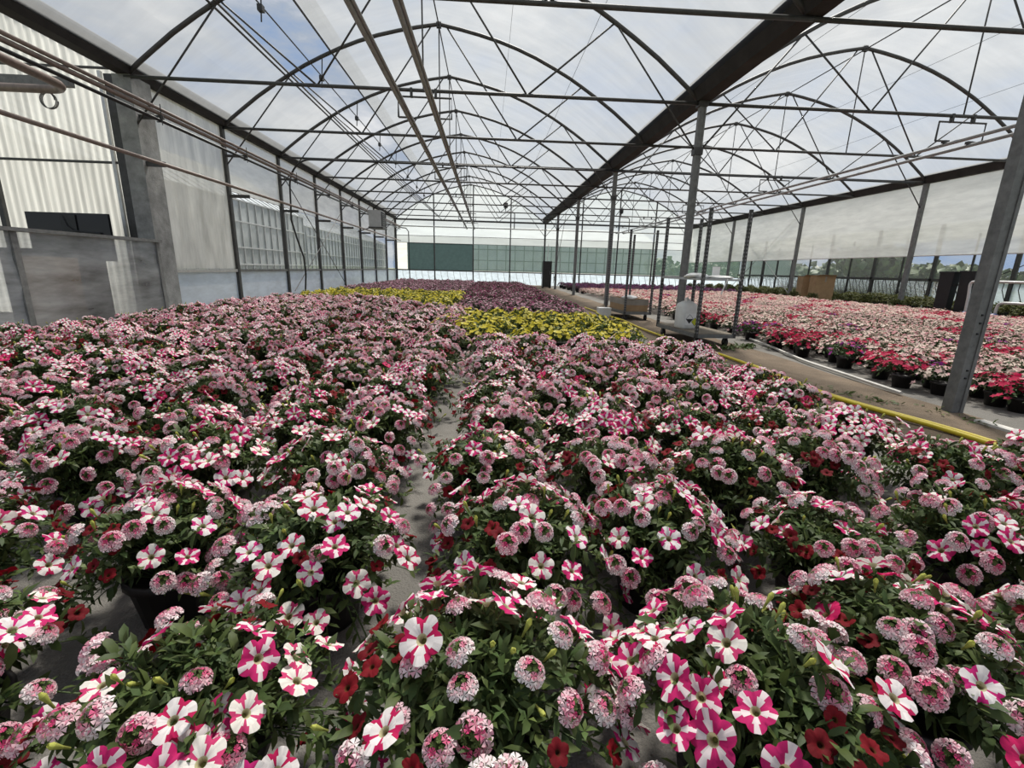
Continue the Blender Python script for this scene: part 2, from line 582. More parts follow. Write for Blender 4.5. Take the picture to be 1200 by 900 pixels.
# inner posts under the middle gutter
for k in range(0, 10, 2):
    nth = (10 - k) // 2
    lab = ('grey steel post with bolt holes beside the yellow hose' if k == 0 else
           ['steel inner post standing against the end wall', 'steel inner post first from the end wall', 'steel inner post second from the end wall',
            'steel inner post beside the trolley with the cardboard tray', 'steel inner post behind the white chemical can'][nth] if nth < 5 else '')
    p = thing('steel_post', lab, 'post', (XC + (0.02 if k == 0 else 0), YK(k) + (0.17 if k == 0 else 0), 0), 0, 'inner posts')
    w = 0.042 if k == 0 else 0.05
    b = MB().box((-w, -w, 0), (w, w, 3.87))
    b.box((-w - 0.008, -w - 0.008, 0), (-w + 0.02, -w + 0.02, 3.86))
    b.box((w - 0.02, -w - 0.008, 0), (w + 0.008, -w + 0.02, 3.86))
    b.build('shaft', 'steel', p)
    MB().box((-w - 0.03, -w - 0.03, 3.78), (w + 0.03, w + 0.03, 3.87)).build('head_plate', 'steel_dark', p)
    if k:
        MB().box((-w - 0.025, -w - 0.02, 3.02), (w + 0.025, w + 0.02, 3.14)).build('brace_collar', 'steel_dark', p)
    else:
        for z in (0.28, 0.34, 0.62, 0.7, 0.76):
            MB().tube([(-0.005, -w - 0.010, z), (-0.005, -w + 0.01, z)], 0.007, 8).build('bolt_hole', 'black', p)

# boom rails hung from every second truss
for bi, (xc, where) in enumerate(BAYS):
    for s, side in ((-0.225, 'farther from'), (0.225, 'nearer to')):
        lab = f'pale irrigation boom rail under {where}, {side} the dirt path' if bi == 0 else f'pale irrigation boom rail under {where}, {"nearer to" if s < 0 else "farther from"} the dirt path'
        r = thing('boom_rail', lab, 'rail', (xc + s, 0, 0), 0, 'overhead boom rails')
        MB().tube([(0, YK(0) - 2.5, 3.36), (0, YB - 0.4, 3.36)], 0.030, 8).build('lower_tube', 'rail_metal', r, True)
        MB().tube([(0.045, YK(0) - 2.5, 3.375), (0.045, YB - 0.4, 3.375)], 0.018, 6).build('upper_tube', 'rail_metal', r, True)
    for k in range(2, 11, 2):
        h = thing('rail_hanger', f'rectangular steel rail hanger under {where}, {ORD[(12 - k) // 2]} from the end wall', 'hanger', (xc, YK(k) - (0.25 if k == 10 else 0), 0), 0, 'boom rail hangers')
        b = MB()
        MB().tube([(-0.42, 0, 3.42), (-0.42, 0, 3.73), (0.46, 0, 3.73), (0.46, 0, 3.42), (0.22, 0, 3.42)], 0.017, 6).build('frame', 'steel_dark', h)
        MB().tube([(-0.42, 0, 3.42), (-0.19, 0, 3.42)], 0.017, 6).build('lower_arm', 'steel_dark', h)
        for x in (-0.2, 0.2):
            MB().box((x - 0.02, -0.03, 3.72), (x + 0.02, 0.03, 3.86)).build('clamp', 'steel_dark', h)
        for x in (-0.225, 0.225):
            MB().box((x - 0.05, -0.03, 3.385), (x + 0.05, 0.03, 3.43)).build('shoe', 'steel_dark', h)

# ------------------------------------------------------------------ wall on the heating-pipe side
wl = struct(link('wall_left', None))
for k in range(2, 10):
    y0, y1 = YK(k) + (0.5 if k == 2 else 0.05), YK(k + 1) - 0.05
    MB().sheet((XL - 0.02, y0, 0), (XL - 0.015, y1, 0.80)).build('film_sheet', 'low_film', wl)
    MB().box((XL - 0.07, y0, 0.78), (XL + 0.03, y1, 0.84)).build('sill', 'alu' if k == 2 else 'steel', wl)
    if k == 2:
        MB().sheet((XL - 0.02, y0, 0.85), (XL - 0.015, y1, 3.86)).build('curtain_sheet', 'stained_curtain', wl)
    else:
        MB().sheet((XL - 0.02, y0, 2.56), (XL - 0.015, y1, 3.86)).build('curtain_sheet', 'curtain', wl)
        MB().sheet((XL - 0.03, y0, 0.84), (XL - 0.025, y1, 2.56)).build('pane', 'pane', wl)
        MB().tube([(XL - 0.01, y0, 2.56), (XL - 0.01, y1, 2.56)], 0.012, 6).build('curtain_hem', 'alu', wl)
for k in range(3, 10):
    MB().box((XL - 0.05, YK(k) - 0.05, 0), (XL + 0.04, YK(k) + 0.05, 3.88)).build('post', 'steel_dark', wl)
    MB().box((XL + 0.04, YK(k) - 0.035, 2.40), (XL + 0.46, YK(k) + 0.0, 2.47)).build('bracket', 'steel_dark', wl)
    MB().box((XL + 0.04, YK(k) - 0.035, 3.24), (XL + 0.50, YK(k) + 0.0, 3.29)).build('bracket', 'steel_dark', wl)
MB().box((XL - 0.06, YB - 0.12, 0), (XL + 0.10, YB - 0.02, 3.9)).build('corner_post', 'steel_dark', wl)
for a, b2 in (((YK(4) + .1, 3.4), (YK(6) - .05, 0.2)), ((YK(4) + .25, 0.2), (YK(6) - .35, 2.9))):
    MB().tube([(XL + 0.06, a[0], a[1]), (XL + 0.06, b2[0], b2[1])], 0.012, 6).build('cross_brace', 'steel_dark', wl)
# concrete pillar where the annexe begins
pl = thing('concrete_pillar', 'thick grey concrete pillar between the corrugated wall and the stained curtain', 'pillar', (XL - 0.02, YK(2) + 0.14, 0))
MB().box((-0.16, -0.16, 0), (0.12, 0.30, 3.86)).build('shaft', 'concrete', pl)
MB().box((-0.30, -0.14, 0), (-0.16, 0.10, 3.86)).build('steel_channel', 'steel_dark', pl)
MB().box((0.12, -0.10, 2.52), (0.42, -0.06, 2.60)).build('bracket', 'steel_dark', pl)
MB().box((0.12, -0.10, 3.24), (0.50, -0.06, 3.30)).build('bracket', 'steel_dark', pl)

# annexe: corrugated wall facing the beds, rails, low film wall with a rail on top
wc = struct(link('wall_annexe', None))
b = MB()
n = 320
xa, xb, yc = -12.5, XL - 0.28, 9.0
for i in range(n + 1):
    x = xa + (xb - xa) * i / n
    y = yc + 0.022 * math.sin(x * 2 * PI / 0.125)
    b.v += [(x, y, 0), (x, y, 4.08 + 0.46 * (xb - x))]
for i in range(n):
    b.f.append((2 * i, 2 * i + 2, 2 * i + 3, 2 * i + 1))
    b.mi.append(0)
b.build('corrugated_sheet', 'corrugated', wc, True)
for z in (2.61, 4.05):
    MB().tube([(xa, yc - 0.06, z), (xb, yc - 0.06, z)], 0.022, 6).build('rail', 'steel_dark', wc)
MB().box((-8.48, yc - 0.11, 0), (-8.40, yc - 0.04, 4.4)).build('stud', 'steel_dark', wc)
MB().box((-6.46, yc - 0.10, 0), (-6.41, yc - 0.05, 4.0)).build('stud', 'alu', wc)
lw = struct(link('wall_low', None), 'low wall clad in wrinkled clear plastic film with a grey top rail', 'low wall')
XW = -5.62
b = MB()
ny, nz = 26, 8
for i in range(ny + 1):
    for j in range(nz + 1):
        y, z = 2.5 + (8.5 - 2.5) * i / ny, 1.30 * j / nz
        b.v.append((XW + (0.012 * math.sin(i * 1.9 + j * 1.1) + 0.01 * math.sin(i * 0.7 - j * 2.1)) * (0 if j in (0, nz) else 1), y, z))
for i in range(ny):
    for j in range(nz):
        s = i * (nz + 1) + j
        b.f.append((s, s + nz + 1, s + nz + 2, s + 1))
        b.mi.append(0)
b.build('film_sheet', 'clear_film', lw, True)
MB().box((XW - 0.10, 2.5, 1.29), (XW + 0.05, 8.5, 1.335)).build('top_rail', 'steel', lw)
for y in (3.3, 5.98, 8.43):
    MB().box((XW - 0.05, y - 0.04, 0), (XW + 0.02, y + 0.04, 1.3)).build('stud', 'steel', lw)
# things kept behind the film wall
tv = thing('flat_screen', 'large black flat screen standing behind the film-clad low wall', 'screen', (-6.86, 8.3, 0))
MB().box((-0.64, -0.03, 0.96), (0.64, 0.02, 1.71)).build('panel', 'screen', tv)
MB().tube([(-0.05, -0.05, 1.66), (0.0, -0.06, 1.5), (0.1, -0.06, 1.43), (0.5, -0.06, 1.40)], 0.012, 6).build('cable', 'black', tv)
MB().box((-0.10, -0.05, 1.36), (0.14, -0.03, 1.68)).build('mount_plate', 'black_pipe', tv)
MB().box((-0.12, -0.06, 0.0), (0.12, 0.06, 0.9)).build('stand', 'black_pipe', tv)
ct = thing('cardboard_carton', 'brown cardboard carton seen through the clear film wall', 'box', (-6.1, 6.95, 0))
MB().box((-0.2, -0.2, 0), (0.2, 0.2, 1.0)).build('body', 'card', ct)
MB().box((-0.2, -0.2, 1.0), (0.2, -0.05, 1.01)).build('flap', 'card', ct)
dk = thing('dark_cabinet', 'dark cabinet seen through the clear film wall', 'cabinet', (-6.55, 7.55, 0))
MB().box((-0.5, -0.3, 0), (0.5, 0.3, 1.12)).build('body', 'rubber', dk)
MB().box((-0.47, -0.32, 0.1), (-0.01, -0.3, 1.06)).build('door', 'black', dk)
MB().box((0.01, -0.32, 0.1), (0.47, -0.3, 1.06)).build('door', 'black', dk)

# heating pipes along that wall
def pipe(name, pts, r, mat, lab, cat='pipe', group=None, n=10):
    return tag(MB().tube(pts, r, n).build(name, mat, None, True), lab, cat, group)


pipe('heating_pipe', [(-5.40, 2, 3.40), (-5.40, YB - 0.5, 3.40)], 0.027, 'brown_pipe', 'upper of the two paired brown heating pipes along the curtain wall')
pipe('heating_pipe', [(-5.42, 2, 3.335), (-5.42, YB - 0.5, 3.335)], 0.033, 'brown_pipe', 'lower and thicker of the two paired brown heating pipes along the curtain wall')
pipe('water_pipe', [(-5.40, 2, 3.225), (-5.40, YB - 0.6, 3.225)], 0.026, 'black_pipe', 'black water pipe just below the paired brown pipes')
pipe('heating_pipe', [(-5.40, 2, 2.545), (-5.40, YB - 0.6, 2.545)], 0.030, 'brown_pipe', 'single brown heating pipe at half height along the curtain wall')
el = [(-9.5, 7.35, 3.22), (-5.98, 7.35, 3.22)] + [(-5.98 + 0.3 * math.sin(t), 7.35 - 0.3 * (1 - math.cos(t)), 3.22) for t in (0.3, 0.6, 0.9, 1.2, 1.5)] + [(-5.66, 6.2, 3.24), (-5.64, 4.5, 3.26), (-5.64, 2.0, 3.26)]
pipe('heating_pipe', el, 0.055, 'brown_pipe', 'thick brown pipe with an elbow coming out of the annexe')
tag(MB().box((-9.5, 7.5, 3.32), (-5.84, 7.6, 3.43)).build('annexe_beam', 'steel'), 'grey steel beam above the thick elbowed pipe', 'beam')
coil = []
for i in range(60):
    t = i / 59 * 2 * PI * 3
    coil.append((-6.05 + 0.10 * math.cos(t), 7.35 + 0.01 * i / 10, 3.09 + 0.10 * math.sin(t)))
tag(MB().tube(coil, 0.006, 5).build('wire_coil', 'steel', None, True), 'loose coil of grey wire hanging under the elbowed pipe', 'wire')
for k in (2, 3, 4, 5, 6, 7):
    y = YK(k) + 0.02
    c = thing('pipe_clip', f'small steel clip holding the paired pipes, {ORD[10 - k]} from the end wall', 'clip', (-5.4, y, 0), 0, 'pipe clips')
    MB().box((-0.035, -0.015, 3.19), (0.045, 0.015, 3.20)).build('lower_strap', 'steel_dark', c)
    MB().tube([(0.045, 0, 3.15), (0.045, 0, 3.46)], 0.008, 6).build('rod', 'steel_dark', c)
# black pipe along the fifth truss, dropping down the wall
hp = [(XR - 0.5, YK(4) - 0.10, 3.785), (-4.9, YK(4) - 0.10, 3.785)]
for t in np.linspace(0.1, 1.0, 9):
    hp.append((-4.9 - 0.62 * math.sin(t * PI / 2), YK(4) - 0.10, 3.785 - 0.75 * (1 - math.cos(t * PI / 2))))
hp += [(-5.54, YK(4) - 0.08, 2.7), (-5.56, YK(4) - 0.1, 2.2), (-5.52, YK(4) + 0.1, 1.7), (-5.45, YK(4) + 0.3, 1.2), (-5.45, YK(4) + 0.36, 0.7), (-5.5, YK(4) + 0.3, 0.02)]
tag(MB().tube(hp, 0.024, 8).build('supply_hose', 'black_pipe', None, True), 'black supply hose along a truss bar, curving down the wall to the floor', 'hose')
# fan heater
fh = thing('fan_heater', 'white box fan heater with a black grille hanging by the curtain wall', 'heater', (-4.93, 22.0, 0))
MB().box((-0.32, -0.40, 2.66), (0.22, 0.40, 3.36)).build('housing', 'grey_paint', fh)
MB().box((0.22, -0.34, 2.70), (0.25, 0.34, 3.32)).build('grille', 'black', fh)
for z in np.linspace(2.76, 3.26, 7):
    MB().box((0.25, -0.33, z - 0.012), (0.27, 0.33, z + 0.012)).build('louver', 'rubber', fh)
MB().box((-0.34, -0.45, 2.60), (0.30, 0.45, 2.66)).build('bracket', 'steel_dark', fh)
MB().tube([(-0.85, -0.3, 2.45), (-0.3, -0.3, 2.62)], 0.02, 6).build('support_arm', 'steel_dark', fh)

# ------------------------------------------------------------------ end wall
we = struct(link('wall_back', None))
def gable(xc, nseg):
    ds = [d for d in np.linspace(-HALF + 0.05, HALF - 0.05, nseg)]
    for i in range(nseg - 1):
        a, c = ds[i], ds[i + 1]
        MB().poly([(xc + a, YB, Z_TIE), (xc + c, YB, Z_TIE), (xc + c, YB, arch_z(c)), (xc + a, YB, arch_z(a))]).build('gable_sheet', 'gable', we)


for bi, (xc, _) in enumerate(BAYS):
    gable(xc, 9)
mull = {0: [-3.39, -0.93, 1.43], 1: [XC + 2.36, XC + 4.74, XC + 7.1]}
for bi, (xc, _) in enumerate(BAYS):
    xs = [xc - HALF] + mull[bi] + [xc + HALF]
    for i in range(4):
        a, c = xs[i] + 0.04, xs[i + 1] - 0.04
        MB().sheet((a, YB, 2.46), (c, YB + 0.005, Z_TIE)).build('film_sheet', 'gable', we)
        MB().sheet((a, YB + 0.03, 0), (c, YB + 0.035, 0.76)).build('film_sheet', 'low_film', we)
        if bi == 0 and i < 2:
            MB().sheet((max(a, -5.1), YB - 0.03, 0.84), (c + (0.06 if i == 0 else 0), YB - 0.02, 2.46)).build('dark_green_sheet', 'green_tarp', we)
            if i == 0:
                MB().sheet((a, YB, 0.84), (-5.1, YB + 0.005, 2.46)).build('film_sheet', 'curtain', we)
        else:
            MB().sheet((a, YB, 0.84), (c, YB + 0.005, 2.46)).build('pane', 'green_pane', we)
    for x in mull[bi]:
        MB().box((x - 0.035, YB - 0.10, 0), (x + 0.035, YB - 0.03, arch_z(x - xc) - 0.02)).build('mullion', 'steel_dark', we)
for z, r, mt in ((0.80, 0.04, 'steel_dark'), (2.9, 0.018, 'steel_dark'), (2.47, 0.015, 'steel')):
    MB().tube([(XL, YB - 0.11, z), (XR, YB - 0.11, z)], r, 6).build('rail', mt, we)
MB().box((XL, YB - 0.2, 3.80), (XR, YB - 0.12, 3.90)).build('eave_beam', 'steel_dark', we)
for x, bi in ((XC, 0), (XR, 1)):
    MB().box((x - 0.05, YB - 0.12, 0), (x + 0.05, YB - 0.04, 3.9)).build('post', 'steel_dark', we)
for i in range(46):
    x = XL + 0.4 + i * 0.405
    b = MB()
    b.tube([(x, YB - 0.02, 0.76), (x + 0.02, YB - 0.10, 0.55), (x + 0.08, YB - 0.10, 0.3), (x + 0.14, YB - 0.03, 0.05)], 0.013, 4)
    b.build('strap', 'steel_dark', we)
pipe('header_pipe', [(XL + 0.3, YB - 0.45, 3.43), (XR - 0.2, YB - 0.45, 3.43)], 0.035, 'alu', 'pale header pipe running across the end wall')
pipe('header_pipe', [(XL + 0.9, YB - 0.40, 0.2), (XL + 0.9, YB - 0.40, 3.1), (XL + 0.75, YB - 0.40, 3.3), (XL + 0.3, YB - 0.40, 3.34)], 0.03, 'steel_dark', 'dark pipe with a bend in the corner of the end wall')
for xx, zz in ((1.05, 4.35), (XC + 4.5, 4.25)):
    f = thing('mist_fan', 'small black fan head on a bent grey pipe near the end wall', 'fan', (xx, YB - 1.2, 0), 0, 'fan heads near the end wall')
    MB().tube([(0.55, 0, 3.4), (0.55, 0, zz - 0.1), (0.45, 0, zz), (0.0, 0, zz), (0, 0, zz + 0.2)], 0.03, 6).build('pipe', 'steel_dark', f)
    MB().lathe([(0.0, 0), (0.12, 0.05), (0.14, 0.3), (0.08, 0.36), (0, 0.38)], 10, 0, (0, 0, zz + 0.18)).build('head', 'black', f)
bc = thing('black_cabinet', 'tall narrow black cabinet at the foot of the end-wall post', 'cabinet', (3.35, 26.6, 0))
MB().box((-0.25, -0.22, 0.05), (0.25, 0.22, 1.48)).build('body', 'black', bc)
MB().box((-0.23, -0.235, 0.10), (0.23, -0.22, 1.44)).build('door', 'rubber', bc)
MB().box((0.15, -0.26, 0.75), (0.18, -0.235, 0.95)).build('handle', 'steel', bc)
for x in (-0.2, 0.2):
    MB().box((x - 0.04, -0.2, 0), (x + 0.04, 0.2, 0.05)).build('foot', 'rubber', bc)
tag(MB().tube([(3.35, 26.6, 1.45), (3.40, 26.62, 2.4)], 0.018, 6).build('white_conduit', 'white'), 'thin white conduit rising above the black cabinet', 'pipe')
# cross braces of the inner post row near the end
for a, c in (((YK(7) + .2, 0.3), (YK(8) + .8, 3.6)), ((YK(7) + .2, 3.6), (YK(8) + .8, 0.3))):
    tag(MB().tube([(XC, a[0], a[1]), (XC, c[0], c[1])], 0.012, 6).build('diagonal_brace', 'steel'), 'thin crossed brace between the inner posts near the end wall', 'brace', 'crossed braces of the inner post row')

# ------------------------------------------------------------------ wall beyond the pink bed: posts, long curtain, side aisle, outer wall
wr = struct(link('wall_right', None))
for k in range(1, 10):
    y0, y1 = YK(k), YK(k + 1)
    if k % 2 == 0:
        MB().sheet((XR + 0.05, y0 + 0.02, 1.72), (XR + 0.056, min(YB, y0 + 2 * A) - 0.02, 3.82)).build('curtain_sheet', 'curtain', wr)
        MB().tube([(XR + 0.04, y0, 1.71), (XR + 0.04, min(YB, y0 + 2 * A), 1.71)], 0.02, 6).build('curtain_hem', 'white', wr)
MB().sheet((XR + 0.05, YK(-1), 1.72), (XR + 0.056, YK(2) - 0.02, 3.82)).build('curtain_sheet', 'curtain', wr)
MB().tube([(XR + 0.04, YK(-1), 1.71), (XR + 0.04, YK(2), 1.71)], 0.02, 6).build('curtain_hem', 'white', wr)
for k in range(0, 10, 2):
    MB().box((XR - 0.07, YK(k) - 0.06, 0), (XR + 0.03, YK(k) + 0.06, 3.85)).build('post', 'steel', wr)
MB().tube([(XR + 0.1, YK(6) + 0.3, 0.3), (XR + 0.1, YK(8) - 0.2, 3.6)], 0.012, 6).build('cross_brace', 'steel', wr)
MB().tube([(XR + 0.1, YK(6) + 0.3, 3.6), (XR + 0.1, YK(8) - 0.2, 0.3)], 0.012, 6).build('cross_brace', 'steel', wr)
wo = struct(link('wall_outer', None))
for k in range(0, 10):
    y0, y1 = YK(k), YK(k + 1)
    MB().sheet((XO, y0 + 0.04, 0), (XO + 0.005, y1 - 0.04, 0.95)).build('film_sheet', 'low_film', wo)
    MB().sheet((XO, y0 + 0.04, 1.05), (XO + 0.005, y1 - 0.04, 2.4)).build('pane', 'pane', wo)
    MB().sheet((XO, y0 + 0.04, 2.4), (XO + 0.005, y1 - 0.04, 3.0)).build('curtain_sheet', 'curtain', wo)
    MB().box((XO - 0.06, y0 - 0.05, 0), (XO + 0.04, y0 + 0.05, 3.0)).build('post', 'steel_dark', wo)
    MB().box((XO - 0.04, y0 + A / 2 - 0.02, 0), (XO + 0.02, y0 + A / 2 + 0.02, 2.6)).build('mullion', 'steel_dark', wo)
    for j in range(7):
        y = y0 + 0.2 + j * 0.38
        MB().tube([(XO - 0.03, y, 0.96), (XO - 0.09, y - 0.04, 0.75), (XO - 0.08, y - 0.14, 0.5), (XO - 0.02, y - 0.22, 0.25)], 0.012, 4).build('strap', 'steel_dark', wo)
MB().box((XO - 0.06, YK(0), 0.96), (XO + 0.03, YB, 1.05)).build('rail', 'steel_dark', wo)
MB().tube([(XO - 0.05, YK(3) + 0.4, 1.1), (XO - 0.05, YK(4) + 0.6, 2.6)], 0.014, 6).build('cross_brace', 'steel_dark', wo)
MB().tube([(XO - 0.05, YK(3) + 0.4, 2.6), (XO - 0.05, YK(4) + 0.6, 1.1)], 0.014, 6).build('cross_brace', 'steel_dark', wo)
MB().sheet((XR, YB, 0.84), (XO, YB + 0.005, 3.2)).build('end_pane', 'green_pane', wo)
MB().sheet((XR, YB, 0.0), (XO, YB + 0.005, 0.8)).build('film_sheet', 'low_film', wo)
#PART2
# ------------------------------------------------------------------ hoses and edging on the path
def smooth_path(pts, n=6):
    out = []
    for i in range(len(pts) - 1):
        p0, p1, p2, p3 = (Vector(pts[max(0, min(len(pts) - 1, j))]) for j in (i - 1, i, i + 1, i + 2))
        for k in range(n):
            t = k / n
            out.append(0.5 * ((2 * p1) + (p2 - p0) * t + (2 * p0 - 5 * p1 + 4 * p2 - p3) * t * t + (3 * p1 - p0 - 3 * p2 + p3) * t ** 3))
    out.append(Vector(pts[-1]))
    return out


h1 = [(3.14, 1.2, .04), (3.10, 2.3, .04), (3.05, 2.76, .04), (2.92, 3.3, .04), (2.86, 3.75, .04), (2.90, 4.49, .04), (2.91, 5.15, .04), (2.88, 5.77, .04), (2.78, 6.6, .04), (2.74, 8.08, .04), (2.80, 9.28, .04), (2.72, 10.3, .04), (2.66, 12.5, .04)]
h2 = [(3.25, 1.2, .035), (3.17, 2.3, .035), (3.11, 2.8, .035), (2.97, 3.3, .035), (2.91, 3.75, .035), (2.945, 4.3, .035), (2.95, 4.9, .035)]
tag(MB().tube(smooth_path(h1), 0.017, 8).build('garden_hose', 'hose', None, True), 'long yellow hose lying along the whole dirt path', 'hose')
tag(MB().tube(smooth_path(h2), 0.016, 8).build('garden_hose', 'hose', None, True), 'shorter yellow hose doubled beside the long one near the grey post', 'hose')
tag(MB().tube(smooth_path([(3.66, 3.72, .03), (3.74, 4.6, .03), (3.80, 5.2, .03), (4.02, 6.2, .03), (4.16, 7.0, .03)]), 0.016, 6).build('edging_pipe', 'strip'), 'white edging pipe between the dirt path and the pink bed', 'pipe')
tag(MB().box((3.56, 1.6, 0), (3.64, 3.0, 0.025)).build('edging_board', 'strip'), 'pale edging strip at the foot of the grey post', 'edging')


# ------------------------------------------------------------------ plant trolleys
def trolley(loc, rz, lab, shelf):
    t = thing('plant_trolley', lab, 'trolley', loc, rz, 'plant trolleys')
    W, L = 0.60, 1.35
    MB().box((0.02, 0.02, 0.165), (W - 0.02, L - 0.02, 0.19)).build('deck', 'plywood', t)
    fr = MB()
    fr.box((0, 0, 0.13), (W, 0.03, 0.18)).box((0, L - 0.03, 0.13), (W, L, 0.18)).box((0, 0.03, 0.13), (0.03, L - 0.03, 0.18)).box((W - 0.03, 0.03, 0.13), (W, L - 0.03, 0.18))
    fr.build('deck_frame', 'steel', t)
    pb = MB()
    pb.box((-0.02, -0.02, 0), (0.02, -0.012, 1.72)).box((-0.02, -0.012, 0), (-0.012, 0.02, 1.72)).box((-0.012, 0.012, 0), (0.02, 0.02, 1.72)).box((0.012, -0.012, 0), (0.02, 0.012, 1.72))
    pm = pb.mesh('upright', 'steel_dark')
    hb = MB()
    for i in range(33):
        z = 0.06 + i * 0.05
        hb.box((-0.008, -0.0225, z), (0.008, -0.0195, z + 0.022))
        hb.box((-0.0225, -0.008, z), (-0.0195, 0.008, z + 0.022))
    hm = hb.mesh('slot_row', 'rail_metal')
    for x in (0.02, W - 0.02):
        for y in (0.02, L - 0.02):
            u = link('upright', pm, t, (x, y, 0.13))
            s_ = link('slot_row', hm, u)
            s_['kind'] = 'stuff'
            w = link('caster', None, t, (x + (0.06 if x < 0.3 else -0.06), y + (0.1 if y < 0.5 else -0.1), 0))
            MB().tube([(-0.018, 0, 0.058), (0.018, 0, 0.058)], 0.058, 14).build('wheel', 'rubber', w)
            MB().box((-0.026, -0.02, 0.05), (0.026, 0.02, 0.135)).build('fork', 'steel', w)
    if shelf:
        MB().box((0.0, 0.0, shelf), (W, L, shelf + 0.025)).build('shelf', 'grey_paint', t)
    return t


T1, R1 = (2.92, 6.25, 0.0), math.radians(3)
trolley(T1, R1, 'plant trolley with a high shelf, carrying the white chemical can', 0.92)
T2, R2 = (2.90, 9.65, 0.0), math.radians(3)
trolley(T2, R2, 'plant trolley loaded with a long cardboard tray', None)


def on(T, R, x, y, z):
    return (T[0] + x * math.cos(R) - y * math.sin(R), T[1] + x * math.sin(R) + y * math.cos(R), z)


# white chemical can
can = thing('chemical_can', 'white square chemical can with hazard diamonds on the trolley deck', 'can', on(T1, R1, 0.16, 0.66, 0.19), R1 + 0.12)
can.scale = (1.12, 1.12, 1.22)
b = MB()
pr = [(0.105, 0.0), (0.115, 0.012), (0.118, 0.05), (0.118, 0.26), (0.105, 0.30), (0.06, 0.33), (0.05, 0.335)]
s0 = len(b.v)
N = 24
for r, z in pr:
    for j in range(N):
        t = 2 * PI * j / N
        c, s_ = math.cos(t), math.sin(t)
        k = (abs(c) ** 5 + abs(s_) ** 5) ** (-1 / 5)
        b.v.append((r * k * c, r * k * s_, z))
for i in range(len(pr) - 1):
    for j in range(N):
        k = (j + 1) % N
        b.f.append((i * N + j, i * N + k, (i + 1) * N + k, (i + 1) * N + j))
        b.mi.append(0)
b.f.append(tuple((len(pr) - 1) * N + j for j in range(N)))
b.mi.append(0)
b.f.append(tuple(range(N))[::-1])
b.mi.append(0)
b.build('body', 'white', can, True)
MB().tube([(0.05, 0.05, 0.32), (0.05, 0.05, 0.36)], 0.028, 14).build('cap', 'white', can)
MB().tube([(-0.06, -0.04, 0.325), (-0.05, -0.03, 0.37), (0.0, 0.0, 0.375), (0.03, 0.03, 0.33)], 0.012, 6).build('handle', 'white', can)
yf = -0.1195
lb = MB().box((-0.085, yf - 0.001, 0.05), (0.088, yf, 0.19)).build('label_sheet', 'label_white', can)


def diamond(cx, cz, r, up, lo, dy):
    g = MB()
    y = yf - dy
    g.poly([(cx - r, y, cz), (cx + r, y, cz), (cx, y, cz + r)], 0)
    g.poly([(cx - r, y, cz), (cx, y, cz - r), (cx + r, y, cz)], 1)
    return g.build('hazard_diamond', [up, lo], lb)


diamond(-0.02, 0.125, 0.058, 'label_black', 'label_black', 0.002)
diamond(-0.02, 0.125, 0.052, 'label_white', 'label_black', 0.003)
diamond(0.062, 0.09, 0.052, 'label_black', 'label_black', 0.002)
diamond(0.062, 0.09, 0.047, 'label_lime', 'label_lime', 0.003)


def lumpy(name, loc, size, mat, lab, cat, rz=0, seed=0, n=14):
    r = random.Random(seed)
    b = MB()
    ph = [r.uniform(0, 6) for _ in range(6)]
    for i in range(n + 1):
        th = PI * i / n
        for j in range(2 * n):
            p = PI * j / n
            k = 1 + 0.16 * math.sin(3 * p + ph[0] + 2 * th) + 0.10 * math.sin(7 * p + ph[1]) * math.sin(th) + 0.08 * math.sin(11 * p + 5 * th + ph[2])
            z = max(-0.55, math.cos(th) * (1 + 0.1 * math.sin(5 * p + ph[3])))
            b.v.append((size[0] * k * math.sin(th) * math.cos(p), size[1] * k * math.sin(th) * math.sin(p), size[2] * (z + 0.55)))
    for i in range(n):
        for j in range(2 * n):
            k = (j + 1) % (2 * n)
            b.f.append((i * 2 * n + j, i * 2 * n + k, (i + 1) * 2 * n + k, (i + 1) * 2 * n + j))
            b.mi.append(0)
    return tag(link(name, b.mesh(name, mat, True), None, loc, rz), lab, cat)


lumpy('white_bag', on(T1, R1, 0.12, 0.42, 0.945), (0.13, 0.24, 0.045), 'bag', 'crumpled white plastic bag lying on the trolley shelf', 'bag', R1, 3)
lumpy('white_bag', on(T1, R1, 0.42, 0.32, 0.945), (0.17, 0.24, 0.028), 'bag', 'flat white plastic sheet beside the bag on the trolley shelf', 'bag', R1, 5)
strapb = MB()
for i in range(7):
    t = i / 6
    strapb.tube([on(T1, R1, 0.36 - 0.01 * i, -0.012 - 0.004 * math.sin(i), 0.95 - 0.03 * i), on(T1, R1, 0.35 - 0.01 * i, -0.012 - 0.004 * math.sin(i + 1), 0.92 - 0.03 * i)], 0.009, 5)
tag(strapb.build('dangling_strap', 'bag'), 'white plastic strap dangling from the trolley shelf', 'strap')
cd = thing('price_card', 'small pale card standing on the trolley shelf', 'card', on(T1, R1, 0.53, 0.62, 0.945), R1)
MB().box((-0.06, -0.002, 0.03), (0.06, 0.002, 0.17)).build('face', 'label_white', cd)
MB().box((-0.004, 0.002, 0), (0.004, 0.006, 0.1)).build('stick', 'white', cd)

